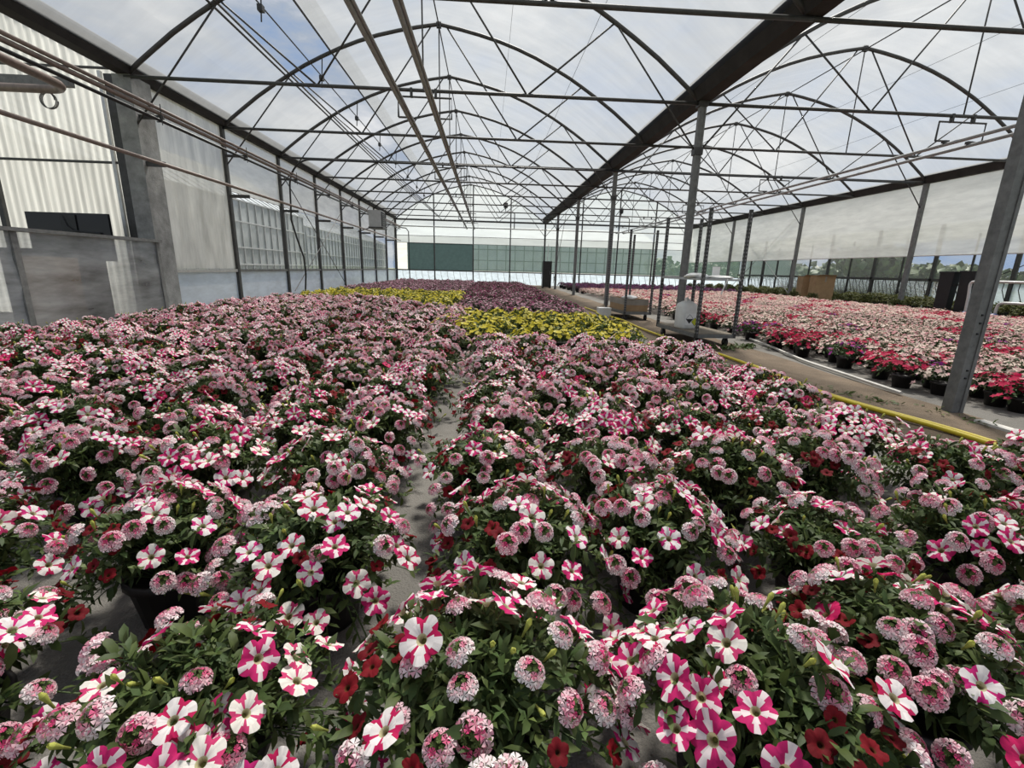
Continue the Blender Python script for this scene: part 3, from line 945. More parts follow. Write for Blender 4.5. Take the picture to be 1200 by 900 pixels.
tray = thing('cardboard_tray', 'long brown cardboard tray on the second trolley deck', 'tray', on(T2, R2, 0.06, 0.12, 0.19), R2)
b = MB()
b.box((0, 0, 0), (0.50, 1.05, 0.015)).box((0, 0, 0.015), (0.50, 0.02, 0.25)).box((0, 1.03, 0.015), (0.50, 1.05, 0.25)).box((0, 0.02, 0.015), (0.02, 1.03, 0.25)).box((0.48, 0.02, 0.015), (0.50, 1.03, 0.25))
b.build('walls', 'card', tray)
MB().box((-0.006, -0.006, 0.13), (0.506, 0.0, 0.255)).build('grey_band', 'card_grey', tray)
MB().box((-0.006, 0.0, 0.13), (0.0, 1.056, 0.255)).build('grey_band', 'card_grey', tray)
wb = thing('white_carton', 'small white carton at the end of the second trolley', 'box', (2.62, 10.25, 0), R2)
MB().box((-0.13, -0.11, 0), (0.13, 0.11, 0.20)).build('body', 'white', wb)
MB().box((-0.135, -0.115, 0.20), (0.135, 0.115, 0.22)).build('lid', 'label_white', wb)
lumpy('white_bag', on(T2, R2, 0.16, 0.22, 0.445), (0.12, 0.18, 0.05), 'bag', 'crumpled white plastic bag lying on the cardboard tray', 'bag', 0.4, 9)

# ------------------------------------------------------------------ things by the wall beyond the pink bed
for (x, y, w, d, h, lab) in ((13.75, 19.55, 0.27, 0.26, 1.02, 'tall brown cardboard box with a folded flap in the green bedding row'), (13.85, 18.75, 0.36, 0.28, 1.04, 'wider brown cardboard box in the green bedding row')):
    o = thing('cardboard_box', lab, 'box', (x, y, 0), -0.2, 'boxes in the green bedding row')
    MB().box((-w, -d, 0), (w, d, h)).build('body', 'card', o)
    MB().poly([(-w, -d, h), (w, -d, h), (w * 0.9, -d - 0.16, h + 0.06), (-w * 0.9, -d - 0.16, h + 0.06)]).build('flap', 'card', o)
    MB().box((-0.03, -d - 0.002, h - 0.22), (0.03, -d, h)).build('tape', 'card_grey', o)
for (x, y, rz, w, h, lab) in ((12.75, 12.35, 0.2, 0.13, 1.20, 'slim black plastic bin of the pair beside the grey pipe frame'), (12.95, 11.95, 0.2, 0.15, 1.22, 'wide black plastic bin of the pair beside the grey pipe frame')):
    o = thing('black_bin', lab, 'bin', (x, y, 0), rz, 'black bins by the pipe frame')
    b = MB()
    for z0, z1, k0, k1 in ((0.0, h, 0.86, 1.0),):
        s = len(b.v)
        for z, k in ((z0, k0), (z1, k1)):
            b.v += [(-w * k, -0.17 * k, z), (w * k, -0.17 * k, z), (w * k, 0.17 * k, z), (-w * k, 0.17 * k, z)]
        for f in ((0, 3, 2, 1), (4, 5, 6, 7), (0, 1, 5, 4), (1, 2, 6, 5), (2, 3, 7, 6), (3, 0, 4, 7)):
            b.f.append(tuple(s + i for i in f))
            b.mi.append(0)
    b.build('body', 'black', o)
    MB().box((-w - 0.02, -0.19, h), (w + 0.02, 0.19, h + 0.04)).build('lid', 'black', o)
    MB().box((-w * 0.6, -0.20, h * 0.72), (w * 0.6, -0.15, h * 0.76)).build('handle', 'rubber', o)
fr = thing('tubular_barrier', 'grey tubular barrier with blue feet standing in the pink bed', 'barrier', (12.0, 0, 0))
MB().tube(smooth_path([(0, 11.0, 0.12), (0, 11.02, 0.6), (0, 11.05, 0.93), (0, 10.95, 0.99), (0, 10.7, 1.0), (0, 9.5, 1.0), (0, 8.0, 1.0), (0, 7.0, 1.0)], 4), 0.032, 10).build('top_tube', 'alu', fr, True)
MB().tube(smooth_path([(0.05, 10.35, 0.12), (0.05, 10.35, 0.42), (0.05, 10.28, 0.51), (0.05, 10.0, 0.53), (0.05, 8.6, 0.53), (0.05, 7.0, 0.53)], 4), 0.030, 10).build('lower_tube', 'alu', fr, True)
for y in (11.0, 10.35):
    MB().lathe([(0.0, 0), (0.085, 0), (0.085, 0.24), (0.04, 0.27), (0.0, 0.27)], 12, 0, (0.02, y, 0)).build('foot', 'blue', fr)


# ------------------------------------------------------------------ outside: neighbouring glasshouses, trees
def glasshouse(x, y0, y1, ze, zr, lab, step=0.78):
    g = thing('glasshouse', lab, 'greenhouse', (x, y0, 0))
    L = y1 - y0
    MB().sheet((0, 0, 0), (0.004, L, ze)).build('side_glazing', 'far_glass', g)
    MB().poly([(0, 0, ze), (0, L, ze), (-3.5, L, zr), (-3.5, 0, zr)]).build('roof_glazing', 'far_roof', g)
    MB().poly([(0, 0, 0), (-7, 0, 0), (-7, 0, ze), (-3.5, 0, zr), (0, 0, ze)]).build('gable_glazing', 'far_glass', g)
    n = int(L / step)
    for i in range(n + 1):
        MB().box((0, i * step - 0.025, 0), (0.06, i * step + 0.025, ze)).build('glazing_bar', 'far_frame', g)
        MB().tube([(0, i * step, ze + 0.02), (-3.5, i * step, zr + 0.02)], 0.025, 4).build('roof_bar', 'far_frame', g)
    for z in (0.9, 1.7, 2.9, ze):
        MB().box((0, 0, z - 0.03), (0.07, L, z + 0.03)).build('rail', 'far_frame', g)


glasshouse(-12.0, 14.0, 32.0, 3.88, 6.1, 'grey glazed greenhouse outside the curtain wall, the nearer of two')
glasshouse(-12.6, 34.0, 60.0, 3.5, 5.2, 'second glazed greenhouse outside, beyond the nearer one')
gb = thing('glasshouse', 'glazed greenhouse with dark bars outside the end wall', 'greenhouse', (0, 36.5, 0))
MB().sheet((-7, 0, 0), (13, 0.004, 3.2)).build('side_glazing', 'far_glass', gb)
MB().poly([(-7, 0, 3.2), (13, 0, 3.2), (13, 4, 4.4), (-7, 4, 4.4)]).build('roof_glazing', 'far_roof', gb)
for i in range(29):
    x = -7 + i * 0.7
    MB().box((x - 0.03, -0.06, 0), (x + 0.03, 0, 3.2)).build('glazing_bar', 'steel_dark', gb)
for z in (0.9, 1.6, 2.4, 3.2):
    MB().box((-7, -0.07, z - 0.03), (13, 0, z + 0.03)).build('rail', 'steel_dark', gb)


def unit(v):
    return v / np.linalg.norm(v, axis=-1, keepdims=True)


class PM:
    """Triangle soup with one colour per face, for plants."""
    def __init__(self):
        self.V, self.F, self.C, self.I, self.n = [], [], [], [], 0

    def add(self, v, f, c, mi):
        self.V.append(v)
        self.F.append(f + self.n)
        self.C.append(c)
        self.I.append(np.full(len(f), mi, dtype=np.int32))
        self.n += len(v)

    def stamp(self, tmpl, R, T, tint=None):
        """tmpl = (v, f, c, mi); R (N,3,3) columns are the local axes, T (N,3)."""
        v, f, c, mi = tmpl
        N, nv = len(T), len(v)
        if not N:
            return
        V = np.einsum('nij,vj->nvi', R, v) + T[:, None, :]
        F = (f[None] + (np.arange(N) * nv)[:, None, None]).reshape(-1, 3)
        C = np.repeat(c[None], N, 0)
        if tint is not None:
            C = C * tint[:, None, :]
        self.F.append(F + self.n)
        self.V.append(V.reshape(-1, 3))
        self.C.append(C.reshape(-1, 3))
        self.I.append(np.full(len(F), mi, dtype=np.int32) if np.isscalar(mi) else np.tile(mi, N))
        self.n += N * nv

    def arrays(self):
        return np.concatenate(self.V), np.concatenate(self.F), np.concatenate(self.C), np.concatenate(self.I)

    def mesh(self, name, mats=('leaf', 'petal')):
        V, F, C, I = self.arrays()
        me = bpy.data.meshes.new(name)
        me.vertices.add(len(V))
        me.vertices.foreach_set('co', V.astype(np.float32).ravel())
        me.loops.add(len(F) * 3)
        me.loops.foreach_set('vertex_index', F.astype(np.int32).ravel())
        me.polygons.add(len(F))
        me.polygons.foreach_set('loop_start', np.arange(0, len(F) * 3, 3, dtype=np.int32))
        for x in mats:
            me.materials.append(M[x])
        me.polygons.foreach_set('material_index', I)
        at = me.attributes.new('tint', 'FLOAT_COLOR', 'FACE')
        at.data.foreach_set('color', np.concatenate([np.clip(C, 0, 1), np.ones((len(C), 1))], 1).astype(np.float32).ravel())
        me.update(calc_edges=True)
        return me


def frames(nrm, rg, scale=1.0, spin=None):
    """Rotation matrices whose local z is nrm, random spin, scaled."""
    nrm = unit(nrm)
    a = np.where(np.abs(nrm[:, 2:3]) < 0.9, np.array([[0, 0, 1.0]]), np.array([[1.0, 0, 0]]))
    x = unit(np.cross(a, nrm))
    y = np.cross(nrm, x)
    t = rg.uniform(0, 2 * PI, len(nrm)) if spin is None else spin
    c, s = np.cos(t)[:, None], np.sin(t)[:, None]
    X, Y = x * c + y * s, -x * s + y * c
    sc = np.broadcast_to(np.asarray(scale, dtype=float), (len(nrm),))[:, None, None]
    return np.stack([X, Y, nrm], -1) * sc


# --- flower and leaf shapes (unit radius / unit length)
def petunia(star, mag, white, wob, seed, throat=(0.42, 0.38, 0.10), segs=8):
    r = np.random.default_rng(seed)
    n = 5 * segs
    rings = [(0.10, -0.30), (0.24, -0.08), (0.62, 0.05), (1.0, 0.0)]
    V = []
    for ri, (rad, z) in enumerate(rings):
        for j in range(n):
            u = (j % segs) / segs
            lobe = 1.0 - (0.24 if ri == 3 else 0.05) * abs(2 * u - 1) ** 2.2 * (1 if ri > 1 else 0)
            t = 2 * PI * j / n
            zz = z + (wob * math.sin(3 * 2 * PI * j / n + seed) * 0.6 + wob * r.uniform(-1, 1) * 0.5 + 0.10 * (0.5 - abs(2 * u - 1))) * (1 if ri == 3 else 0.35 if ri == 2 else 0)
            V.append((rad * lobe * math.cos(t), rad * lobe * math.sin(t), zz))
    V.append((0, 0, -0.36))
    k = len(V)
    for j in range(6):
        V.append((0.10 * math.cos(j * PI / 3), 0.10 * math.sin(j * PI / 3), -0.30))
    V.append((0, 0, -0.95))
    F, C = [], []
    th = np.array(throat)
    for ri in range(3):
        for j in range(n):
            j2 = (j + 1) % n
            a, b_, c_, d_ = ri * n + j, ri * n + j2, (ri + 1) * n + j2, (ri + 1) * n + j
            F += [(a, b_, c_), (a, c_, d_)]
            u = abs((j % segs) + 0.5 - segs / 2) / (segs / 2)
            inside = u < star[ri]
            col = np.array(white) if inside else np.array(mag)
            if ri == 0:
                col = th * 0.7 + col * 0.3
            col = col * r.uniform(0.88, 1.08)
            C += [col, col]
    for j in range(n):
        F.append((j, (j + 1) % n, 4 * n))
        C.append(th * 0.45)
    for j in range(6):
        F.append((k + j, k + 6, k + (j + 1) % 6))
        C.append(np.array((0.22, 0.27, 0.08)))
    return np.array(V), np.array(F), np.array(C), 1


def verbena(outer, inner, eye, seed, nfl=30):
    r = np.random.default_rng(seed)
    g = []
    V, F, C = [], [], []
    ga = PI * (3 - math.sqrt(5))
    for i in range(nfl):
        q = (i + 0.6) / nfl
        th = math.acos(1 - q * 0.98)
        ph = i * ga + r.uniform(-.15, .15)
        nn = np.array([math.sin(th) * math.cos(ph), math.sin(th) * math.sin(ph), math.cos(th) + 0.15])
        nn /= np.linalg.norm(nn)
        c = np.array([0.86 * math.sin(th) * math.cos(ph), 0.86 * math.sin(th) * math.sin(ph), 0.55 * math.cos(th)])
        rad = 0.30 * r.uniform(0.85, 1.15) * (0.62 if q < 0.14 else 1.0)
        Rm = frames(nn[None], r)[0]
        s = len(V)
        V.append(c - nn * 0.05)
        for p in range(5):
            for (da, rr, dz) in ((-0.48, 0.92, 0.02), (0.0, 0.80, 0.05), (0.48, 0.92, 0.02)):
                t = 2 * PI * (p / 5) + da
                V.append(c + Rm @ np.array([rad * rr * math.cos(t), rad * rr * math.sin(t), dz]))
        f = min(1, max(0, (q - 0.16) / 0.24))
        if q < 0.09:
            base = np.array([0.10, 0.14, 0.04])
        else:
            base = np.array(inner) * (1 - f) + np.array(outer) * f
        for p in range(5):
            a = s + 1 + p * 3
            pc = base * r.uniform(0.85, 1.1)
            if q > 0.09 and r.random() < 0.26:
                pc = pc * 0.45 + np.array(eye) * 0.55
            F += [(s, a, a + 1), (s, a + 1, a + 2)]
            C += [pc, pc * 0.95]
    s = len(V)
    for j in range(6):
        V.append(np.array([0.45 * math.cos(j * PI / 3), 0.45 * math.sin(j * PI / 3), 0.1]))
    V.append(np.array([0, 0, -0.7]))
    for j in range(6):
        F.append((s + j, s + 6, s + (j + 1) % 6))
        C.append(np.array([0.06, 0.10, 0.03]))
    return np.array(V), np.array(F), np.array(C), 1


def fan(col, eye, n=5, notch=0.55):
    V = [(0, 0, -0.12)]
    for j in range(2 * n):
        t = PI * j / n
        rr = 1.0 if j % 2 == 0 else notch
        V.append((rr * math.cos(t), rr * math.sin(t), 0.05))
    F = [(0, 1 + j, 1 + (j + 1) % (2 * n)) for j in range(2 * n)]
    C = [np.array(col) * (1.0 if j % 4 < 2 else 0.9) for j in range(2 * n)]
    return np.array(V, float), np.array(F), np.array(C), 1


def leaf(w, fold, droop, serr=False):
    V = [(0, 0, 0), (0.30, w * 0.8, fold), (0.30, 0, 0.03), (0.30, -w * 0.8, fold), (0.68, w * 0.85, fold - droop * 0.4), (0.68, 0, 0.02 - droop * 0.4), (0.68, -w * 0.85, fold - droop * 0.4), (1, 0, -droop)]
    F = [(0, 2, 1), (0, 3, 2), (1, 2, 5), (1, 5, 4), (2, 3, 6), (2, 6, 5), (4, 5, 7), (5, 6, 7)]
    C = np.array([[1, 1, 1]] * 8) * np.array([1.0, 0.92, 1.0, 1.0, 0.92, 0.92, 1.0, 0.92])[:, None]
    return np.array(V, float), np.array(F), C, 0


def leaf_small(w, fold, droop):
    V = [(0, 0, 0), (0.5, w, fold), (0.5, -w, fold), (1, 0, -droop)]
    return np.array(V, float), np.array([(0, 2, 1), (1, 2, 3)]), np.array([[1, 1, 1], [.92, .92, .92]], float), 0


def bud_shape():
    V, F, C = [], [], []
    for z, r_ in ((0, 0.05), (0.35, 0.07), (0.8, 0.15), (1.0, 0.07)):
        for j in range(5):
            V.append((r_ * math.cos(j * 2 * PI / 5), r_ * math.sin(j * 2 * PI / 5), z))
    for i in range(3):
        for j in range(5):
            k = (j + 1) % 5
            F += [(i * 5 + j, i * 5 + k, (i + 1) * 5 + k), (i * 5 + j, (i + 1) * 5 + k, (i + 1) * 5 + j)]
            C += [np.array((0.42, 0.44, 0.10)) * (0.6 + 0.3 * i)] * 2
    return np.array(V), np.array(F), np.array(C), 1


WHITE = (0.86, 0.80, 0.78)
LEAF_A = leaf(0.15, 0.04, 0.18)
LEAF_B = leaf(0.21, 0.06, 0.32)
LEAF_S = leaf_small(0.22, 0.06, 0.2)


def leaves_along(pm, P, Dr, length, rg, tmpl, tint):
    """One leaf at each point, growing along Dr, face turned up."""
    x = unit(Dr)
    up = np.array([[0, 0, 1.0]]) + rg.normal(0, 0.35, x.shape)
    y = unit(np.cross(up, x))
    z = np.cross(x, y)
    R = np.stack([x, y, z], -1) * length[:, None, None]
    pm.stamp(tmpl, R, P, tint)


def green(rg, n, base, var=0.3, warm=0.15):
    k = rg.uniform(1 - var, 1 + var, (n, 1))
    w = rg.uniform(-warm, warm * 1.6, (n, 1))
    return np.array(base)[None] * k * (1 + w * np.array([[1.0, 0.35, 0.0]]))


def mound(seed, rad, z0, top, stems, per, ll, base, droop=0.10, tmpl=(LEAF_A, LEAF_B), stem_tubes=True):
    """Stems arching out of the pot with leaves along them; returns the soup, stem ends and outward directions."""
    rg = np.random.default_rng(seed)
    pm = PM()
    ga = PI * (3 - math.sqrt(5))
    i = np.arange(stems)
    rho = np.sqrt((i + 0.5) / stems) * rad * rg.uniform(0.88, 1.10, stems)
    lump = 1 + 0.14 * np.sin(3 * i * ga + seed) + 0.08 * np.sin(2 * i * ga + 2 * seed)
    rho = rho * lump
    ph = i * ga + rg.uniform(-.2, .2, stems)
    d = np.stack([np.cos(ph), np.sin(ph), 0 * ph], -1)
    q = np.clip(rho / rad, 0, 1.25)
    ze = z0 + (top - z0) * (1 - 0.55 * q ** 2) - droop * np.clip(q - 0.72, 0, 1) * 2.2 + rg.normal(0, 0.016, stems)
    ze = np.maximum(ze, 0.07)
    P0 = d * 0.035 + np.array([[0, 0, z0 - 0.02]])
    P2 = d * rho[:, None] + np.stack([0 * ze, 0 * ze, ze], -1)
    P1 = d * (rho * 0.45)[:, None] + np.stack([0 * ze, 0 * ze, np.maximum(ze, z0 + 0.04) + 0.035], -1)
    t = np.linspace(0.25, 1.0, per)[None, :, None]
    B = (1 - t) ** 2 * P0[:, None] + 2 * (1 - t) * t * P1[:, None] + t ** 2 * P2[:, None]
    Tn = 2 * (1 - t) * (P1 - P0)[:, None] + 2 * t * (P2 - P1)[:, None]
    N = stems * per
    Bp, Tp = B.reshape(-1, 3), unit(Tn.reshape(-1, 3) + 1e-6)
    side = unit(np.cross(Tp, rg.normal(0, 1, Tp.shape)))
    Dr = Tp * 0.55 + side * 0.9 + np.array([[0, 0, 0.18]])
    big = rg.random(N) < 0.5
    ln = rg.uniform(0.7, 1.25, N) * ll
    tint = green(rg, N, base)
    leaves_along(pm, Bp[big], Dr[big], ln[big], rg, tmpl[0], tint[big])
    leaves_along(pm, Bp[~big], Dr[~big], ln[~big] * 1.15, rg, tmpl[1], tint[~big])
    # rosette of young leaves at each tip
    for s in range(4):
        a = ph + s * PI / 2 + 0.4
        Dr = np.stack([np.cos(a), np.sin(a), np.full_like(a, 0.75)], -1)
        leaves_along(pm, P2, Dr, rg.uniform(0.5, 0.8, stems) * ll, rg, LEAF_S, green(rg, stems, np.array(base) * 1.55))
    if stem_tubes:
        st = np.array([(0, 0.0022, 0), (0, -0.0011, 0.0019), (0, -0.0011, -0.0019)])
        for k in range(3):
            ta, tb = k / 3, (k + 1) / 3
            pa = (1 - ta) ** 2 * P0 + 2 * (1 - ta) * ta * P1 + ta ** 2 * P2
            pb = (1 - tb) ** 2 * P0 + 2 * (1 - tb) * tb * P1 + tb ** 2 * P2
            v = np.stack([pa, pb], 1)[:, :, None, :] + np.array([[0.0022, 0, 0], [-0.0011, 0.0019, 0], [-0.0011, -0.0019, 0]])[None, None]
            f1 = np.array([(0, 1, 4), (0, 4, 3), (1, 2, 5), (1, 5, 4), (2, 0, 3), (2, 3, 5)])
            F = (f1[None] + (np.arange(stems) * 6)[:, None, None]).reshape(-1, 3)
            pm.add(v.reshape(-1, 3), F, np.tile(np.array([[0.09, 0.13, 0.05]]), (len(F), 1)), 0)
    return pm, P2, d, q, ph, rg


GREEN = (0.058, 0.088, 0.026)
CRIM, ROSE, RED = (0.56, 0.012, 0.10), (0.60, 0.02, 0.19), (0.14, 0.002, 0.007)
PET = [petunia((0.95, 0.66, 0.42), CRIM, WHITE, 0.09, 1), petunia((0.95, 0.70, 0.52), ROSE, WHITE, 0.12, 2), petunia((0.9, 0.55, 0.36), (0.58, 0.02, 0.15), (0.86, 0.74, 0.74), 0.15, 3),
       petunia((0.98, 0.82, 0.62), (0.62, 0.05, 0.17), (0.88, 0.83, 0.76), 0.10, 4), petunia((0.6, 0.3, 0.0), (0.62, 0.015, 0.12), (0.8, 0.3, 0.4), 0.12, 5)]
VER = [verbena((0.91, 0.74, 0.76), (0.68, 0.06, 0.20), (0.74, 0.22, 0.34), 1), verbena((0.89, 0.64, 0.68), (0.66, 0.05, 0.18), (0.70, 0.14, 0.27), 2), verbena((0.93, 0.84, 0.83), (0.72, 0.14, 0.27), (0.80, 0.40, 0.47), 3)]
REDS = [petunia((0, 0, 0), RED, RED, 0.12, 7, (0.06, 0.02, 0.004)), petunia((0, 0, 0), (0.19, 0.003, 0.009), RED, 0.16, 8, (0.10, 0.05, 0.01))]
BUD = bud_shape()


def one_mesh(name, tmpl):
    p = PM()
    p.add(tmpl[0], tmpl[1], tmpl[2], tmpl[3])
    return p.mesh(name)


FM = {'striped_petunia': [one_mesh('striped_petunia', t) for t in PET], 'verbena_head': [one_mesh('verbena_head', t) for t in VER],
      'red_calibrachoa': [one_mesh('red_calibrachoa', t) for t in REDS], 'flower_bud': [one_mesh('flower_bud', BUD)]}
FT = {'striped_petunia': PET, 'verbena_head': VER, 'red_calibrachoa': REDS, 'flower_bud': [BUD]}


def pot_mesh(r, h, name='pot'):
    b = MB()
    b.lathe([(0.0, 0.0), (r * 0.76, 0.0), (r * 0.97, h * 0.86), (r * 1.06, h * 0.86), (r * 1.06, h), (r * 0.96, h), (r * 0.94, h * 0.88), (0.0, h * 0.88)], 18)
    return b.mesh(name, 'pot', True)


POT = pot_mesh(0.115, 0.155)
POT_S = pot_mesh(0.085, 0.12)

# --- mixed pots: verbena, striped petunia and red calibrachoa grown together
MIX = []
for vi in range(7):
    pm, E, d, q, ph, rg = mound(100 + vi, 0.262, 0.15, 0.325, 135, 15, 0.033, GREEN, 0.17)
    fl = []
    a0 = rg.uniform(0, 2 * PI)
    order = rg.permutation(len(E))
    cnt = {'striped_petunia': 29, 'verbena_head': 25, 'red_calibrachoa': 16, 'flower_bud': 9}
    if vi == 5:
        cnt['striped_petunia'], cnt['verbena_head'] = 44, 15
    if vi == 6:
        cnt['striped_petunia'], cnt['verbena_head'] = 16, 44
    taken = []
    for kind in ('verbena_head', 'striped_petunia', 'red_calibrachoa', 'flower_bud'):
        c0 = a0 + {'verbena_head': 0, 'striped_petunia': 2.1, 'red_calibrachoa': 4.2, 'flower_bud': 1.0}[kind]
        size = {'verbena_head': 0.0275, 'striped_petunia': 0.033, 'red_calibrachoa': 0.020, 'flower_bud': 0.034}[kind]
        n = 0
        for pas in (0, 1):
            for i in order:
                if n >= cnt[kind]:
                    break
                ang = abs((ph[i] - c0 + PI) % (2 * PI) - PI)
                if pas == 0 and (ang > 1.35 and rg.random() < 0.72):
                    continue
                if kind == 'red_calibrachoa' and q[i] < 0.45:
                    continue
                nrm = d[i] * (0.15 + 0.75 * q[i]) + np.array([0, 0, 0.85]) + rg.normal(0, 0.24, 3)
                nrm /= np.linalg.norm(nrm)
                p = E[i] + nrm * (0.022 if kind != 'red_calibrachoa' else 0.012) + np.array([0, 0, 0.006])
                s = size * rg.uniform(0.86, 1.14)
                if any(np.linalg.norm(p - tp) < (s + ts) * 0.62 for tp, ts in taken):
                    continue
                taken.append((p, s if kind != 'flower_bud' else 0.012))
                v = int(rg.integers(0, len(FT[kind])))
                if kind == 'striped_petunia' and v == 4 and vi not in (2,):
                    v = int(rg.integers(0, 4))
                fl.append((kind, v, frames(nrm[None], rg, s)[0], p))
                n += 1
    fol = pm.mesh('foliage')
    bl = PM()
    for kind, v, R, p in fl:
        bl.stamp(FT[kind][v], R[None], p[None])
    MIX.append((fol, fl, bl.mesh('blossoms')))


def in_view(x, y, z=0.2, mx=190, my=150):
    p = to_px(x, y, z)
    return p is not None and -mx < p[0] < 1200 + mx and p[1] < 900 + my


def jig(s):
    return float(rng.uniform(-s, s))


spots = []
row = 0
y = 0.70
while y < 10.8:
    # columns beside the path side of the narrow gap
    xs = [0.06 + 0.445 * i for i in range(6 if y < 1.9 else 5)] if y < 5.2 else []
    xs += [-0.50 - 0.485 * i for i in range(9)]
    lim = 10.5
    for x in xs:
        X, Y = x + jig(0.05) + (-0.03 if row % 2 == 0 else 0.05), y + jig(0.05)
        if x > 0 and y > 4.9:
            continue
        if x > -2.3 and Y > 9.9 - 0.9 * (X + 2.1):
            continue
        if math.hypot(X, Y) < 0.66:
            continue
        spots.append((X, Y))
    y += 0.475 if y < 5 else 0.46
    row += 1
spots = [s for s in spots if in_view(*s)]
spots.sort(key=lambda s: math.hypot(s[0], s[1]))
GM = 'mixed verbena, petunia and calibrachoa pots'
for i, (x, y) in enumerate(spots):
    edge = x > 1.62 and y > 1.2
    vi = int(rng.integers(0, len(MIX)))
    look = 'pot full of striped petunias with little verbena' if vi == 5 else 'pot full of pink verbena with few petunias' if vi == 6 else 'pot of mixed striped petunias, pink verbena and red calibrachoa'
    lab = look + (' beside the dirt path' if edge else ' inside the mixed bed')
    rz = float(rng.uniform(0, 2 * PI))
    o = thing('potted_mixed_flowers', lab, 'potted plant', (x, y, 0), rz, ('petunia-rich pots' if vi == 5 else 'verbena-rich pots' if vi == 6 else 'mixed pots') + (' beside the path' if edge else ' inside the mixed bed'))
    k = float(rng.uniform(0.93, 1.08))
    o.scale = (k, k, float(rng.uniform(0.95, 1.1)))
    fol, fl, bl = MIX[vi]
    link('pot', POT, o)
    f = link('foliage', fol, o)
    f['kind'] = 'stuff'
    if math.hypot(x, y) < 3.15 and in_view(x, y, 0.25, 80, 90):
        for kind, v, R, p in fl:
            c = link(kind, FM[kind][v], o)
            mm = Matrix([list(R[0]) + [p[0]], list(R[1]) + [p[1]], list(R[2]) + [p[2]], [0, 0, 0, 1]])
            c.matrix_local = mm
    else:
        c = link('blossoms', bl, o)
        c['kind'] = 'stuff'


# --- single-colour bedding plants
def bedding(seed, rad, z0, top, stems, per, ll, base, flowers, leaf_t=(LEAF_S, LEAF_S), up=0.85):
    """flowers: list of (template, count, size)."""
    pm, E, d, q, ph, rg = mound(seed, rad, z0, top, stems, per, ll, base, 0.05, leaf_t, False)
    order = list(rg.permutation(len(E)))
    for tmpl, n, size in flowers:
        idx = np.array(order[:n])
        order = order[n:] or list(rg.permutation(len(E)))
        nrm = d[idx] * (0.1 + 0.6 * q[idx])[:, None] + np.array([[0, 0, up]]) + rg.normal(0, 0.22, (len(idx), 3))
        pm.stamp(tmpl, frames(nrm, rg, size * rg.uniform(0.85, 1.15, len(idx))), E[idx] + unit(nrm) * 0.016 + np.array([[0, 0, 0.006]]), rg.uniform(0.85, 1.12, (len(idx), 1)) * np.ones((1, 3)))
    return pm


def with_pot(pm):
    t = np.arange(12) * PI / 6
    V = np.concatenate([np.stack([r_ * np.cos(t), r_ * np.sin(t), np.full(12, z)], -1) for r_, z in ((0.085, 0.0), (0.115, 0.15))])
    F = np.array([f for j in range(12) for f in ((j, (j + 1) % 12, 12 + (j + 1) % 12), (j, 12 + (j + 1) % 12, 12 + j))])
    pm.add(V, F, np.full((len(F), 3), 0.02), 0)
    return pm


YEL, YEL2 = fan((0.62, 0.52, 0.045), None, 5, 0.78), fan((0.70, 0.62, 0.16), None, 5, 0.78)
MAU, PLU, PUR = fan((0.44, 0.19, 0.27), None), fan((0.20, 0.012, 0.085), None), fan((0.13, 0.018, 0.12), None)
LIL = fan((0.62, 0.40, 0.46), None)
CRE, COR, CRS = fan((0.86, 0.69, 0.60), None, 5, 0.5), fan((0.72, 0.31, 0.34), None, 5, 0.5), fan((0.52, 0.014, 0.075), None, 5, 0.6)
PNK = fan((0.82, 0.50, 0.50), None, 5, 0.5)
VIO = fan((0.30, 0.03, 0.26), None, 5, 0.6)
LOLIVE, LGREEN = (0.085, 0.095, 0.026), (0.05, 0.085, 0.03)
KIND = {
    'yellow': [with_pot(bedding(300 + i, 0.235, 0.14, 0.31, 60, 7, 0.045, (0.075, 0.11, 0.03), [(YEL, 30, 0.034), (YEL2, 14, 0.034)])).mesh('yellow_plant') for i in range(3)],
    'mauve': [with_pot(bedding(320 + i, 0.235, 0.14, 0.29, 55, 6, 0.045, (0.05, 0.06, 0.03), [(MAU, 34, 0.030), (LIL, 18, 0.030), (PLU, 9, 0.030)])).mesh('mauve_plant') for i in range(3)],
    'plum': [with_pot(bedding(340 + i, 0.235, 0.14, 0.29, 55, 6, 0.045, (0.05, 0.06, 0.03), [(PLU, 34, 0.032), (MAU, 12, 0.03)])).mesh('plum_plant') for i in range(2)],
    'purple': [with_pot(bedding(360 + i, 0.22, 0.12, 0.27, 50, 5, 0.045, (0.045, 0.05, 0.03), [(PUR, 38, 0.033), (PLU, 12, 0.03)])).mesh('purple_plant') for i in range(2)],
    'cream': [bedding(380 + i, 0.20, 0.11, 0.245, 62, 6, 0.040, LGREEN, [(CRE, 36, 0.032), (PNK, 20, 0.031), (COR, 8 + 4 * i, 0.028)]).mesh('cream_pink_plant') for i in range(4)],
    'crimson': [bedding(400 + i, 0.20, 0.11, 0.245, 60, 6, 0.040, LGREEN, [(CRS, 42, 0.032), (COR, 10, 0.028), (CRE, 8 + 5 * i, 0.028)]).mesh('crimson_plant') for i in range(2)],
    'violet': [bedding(410, 0.20, 0.11, 0.24, 60, 6, 0.040, LGREEN, [(VIO, 26, 0.028), (CRS, 14, 0.028)]).mesh('violet_plant')],
    'green': [with_pot(bedding(420 + i, 0.21, 0.10, 0.30, 60, 8, 0.050, LOLIVE, [])).mesh('green_plant') for i in range(3)],
}
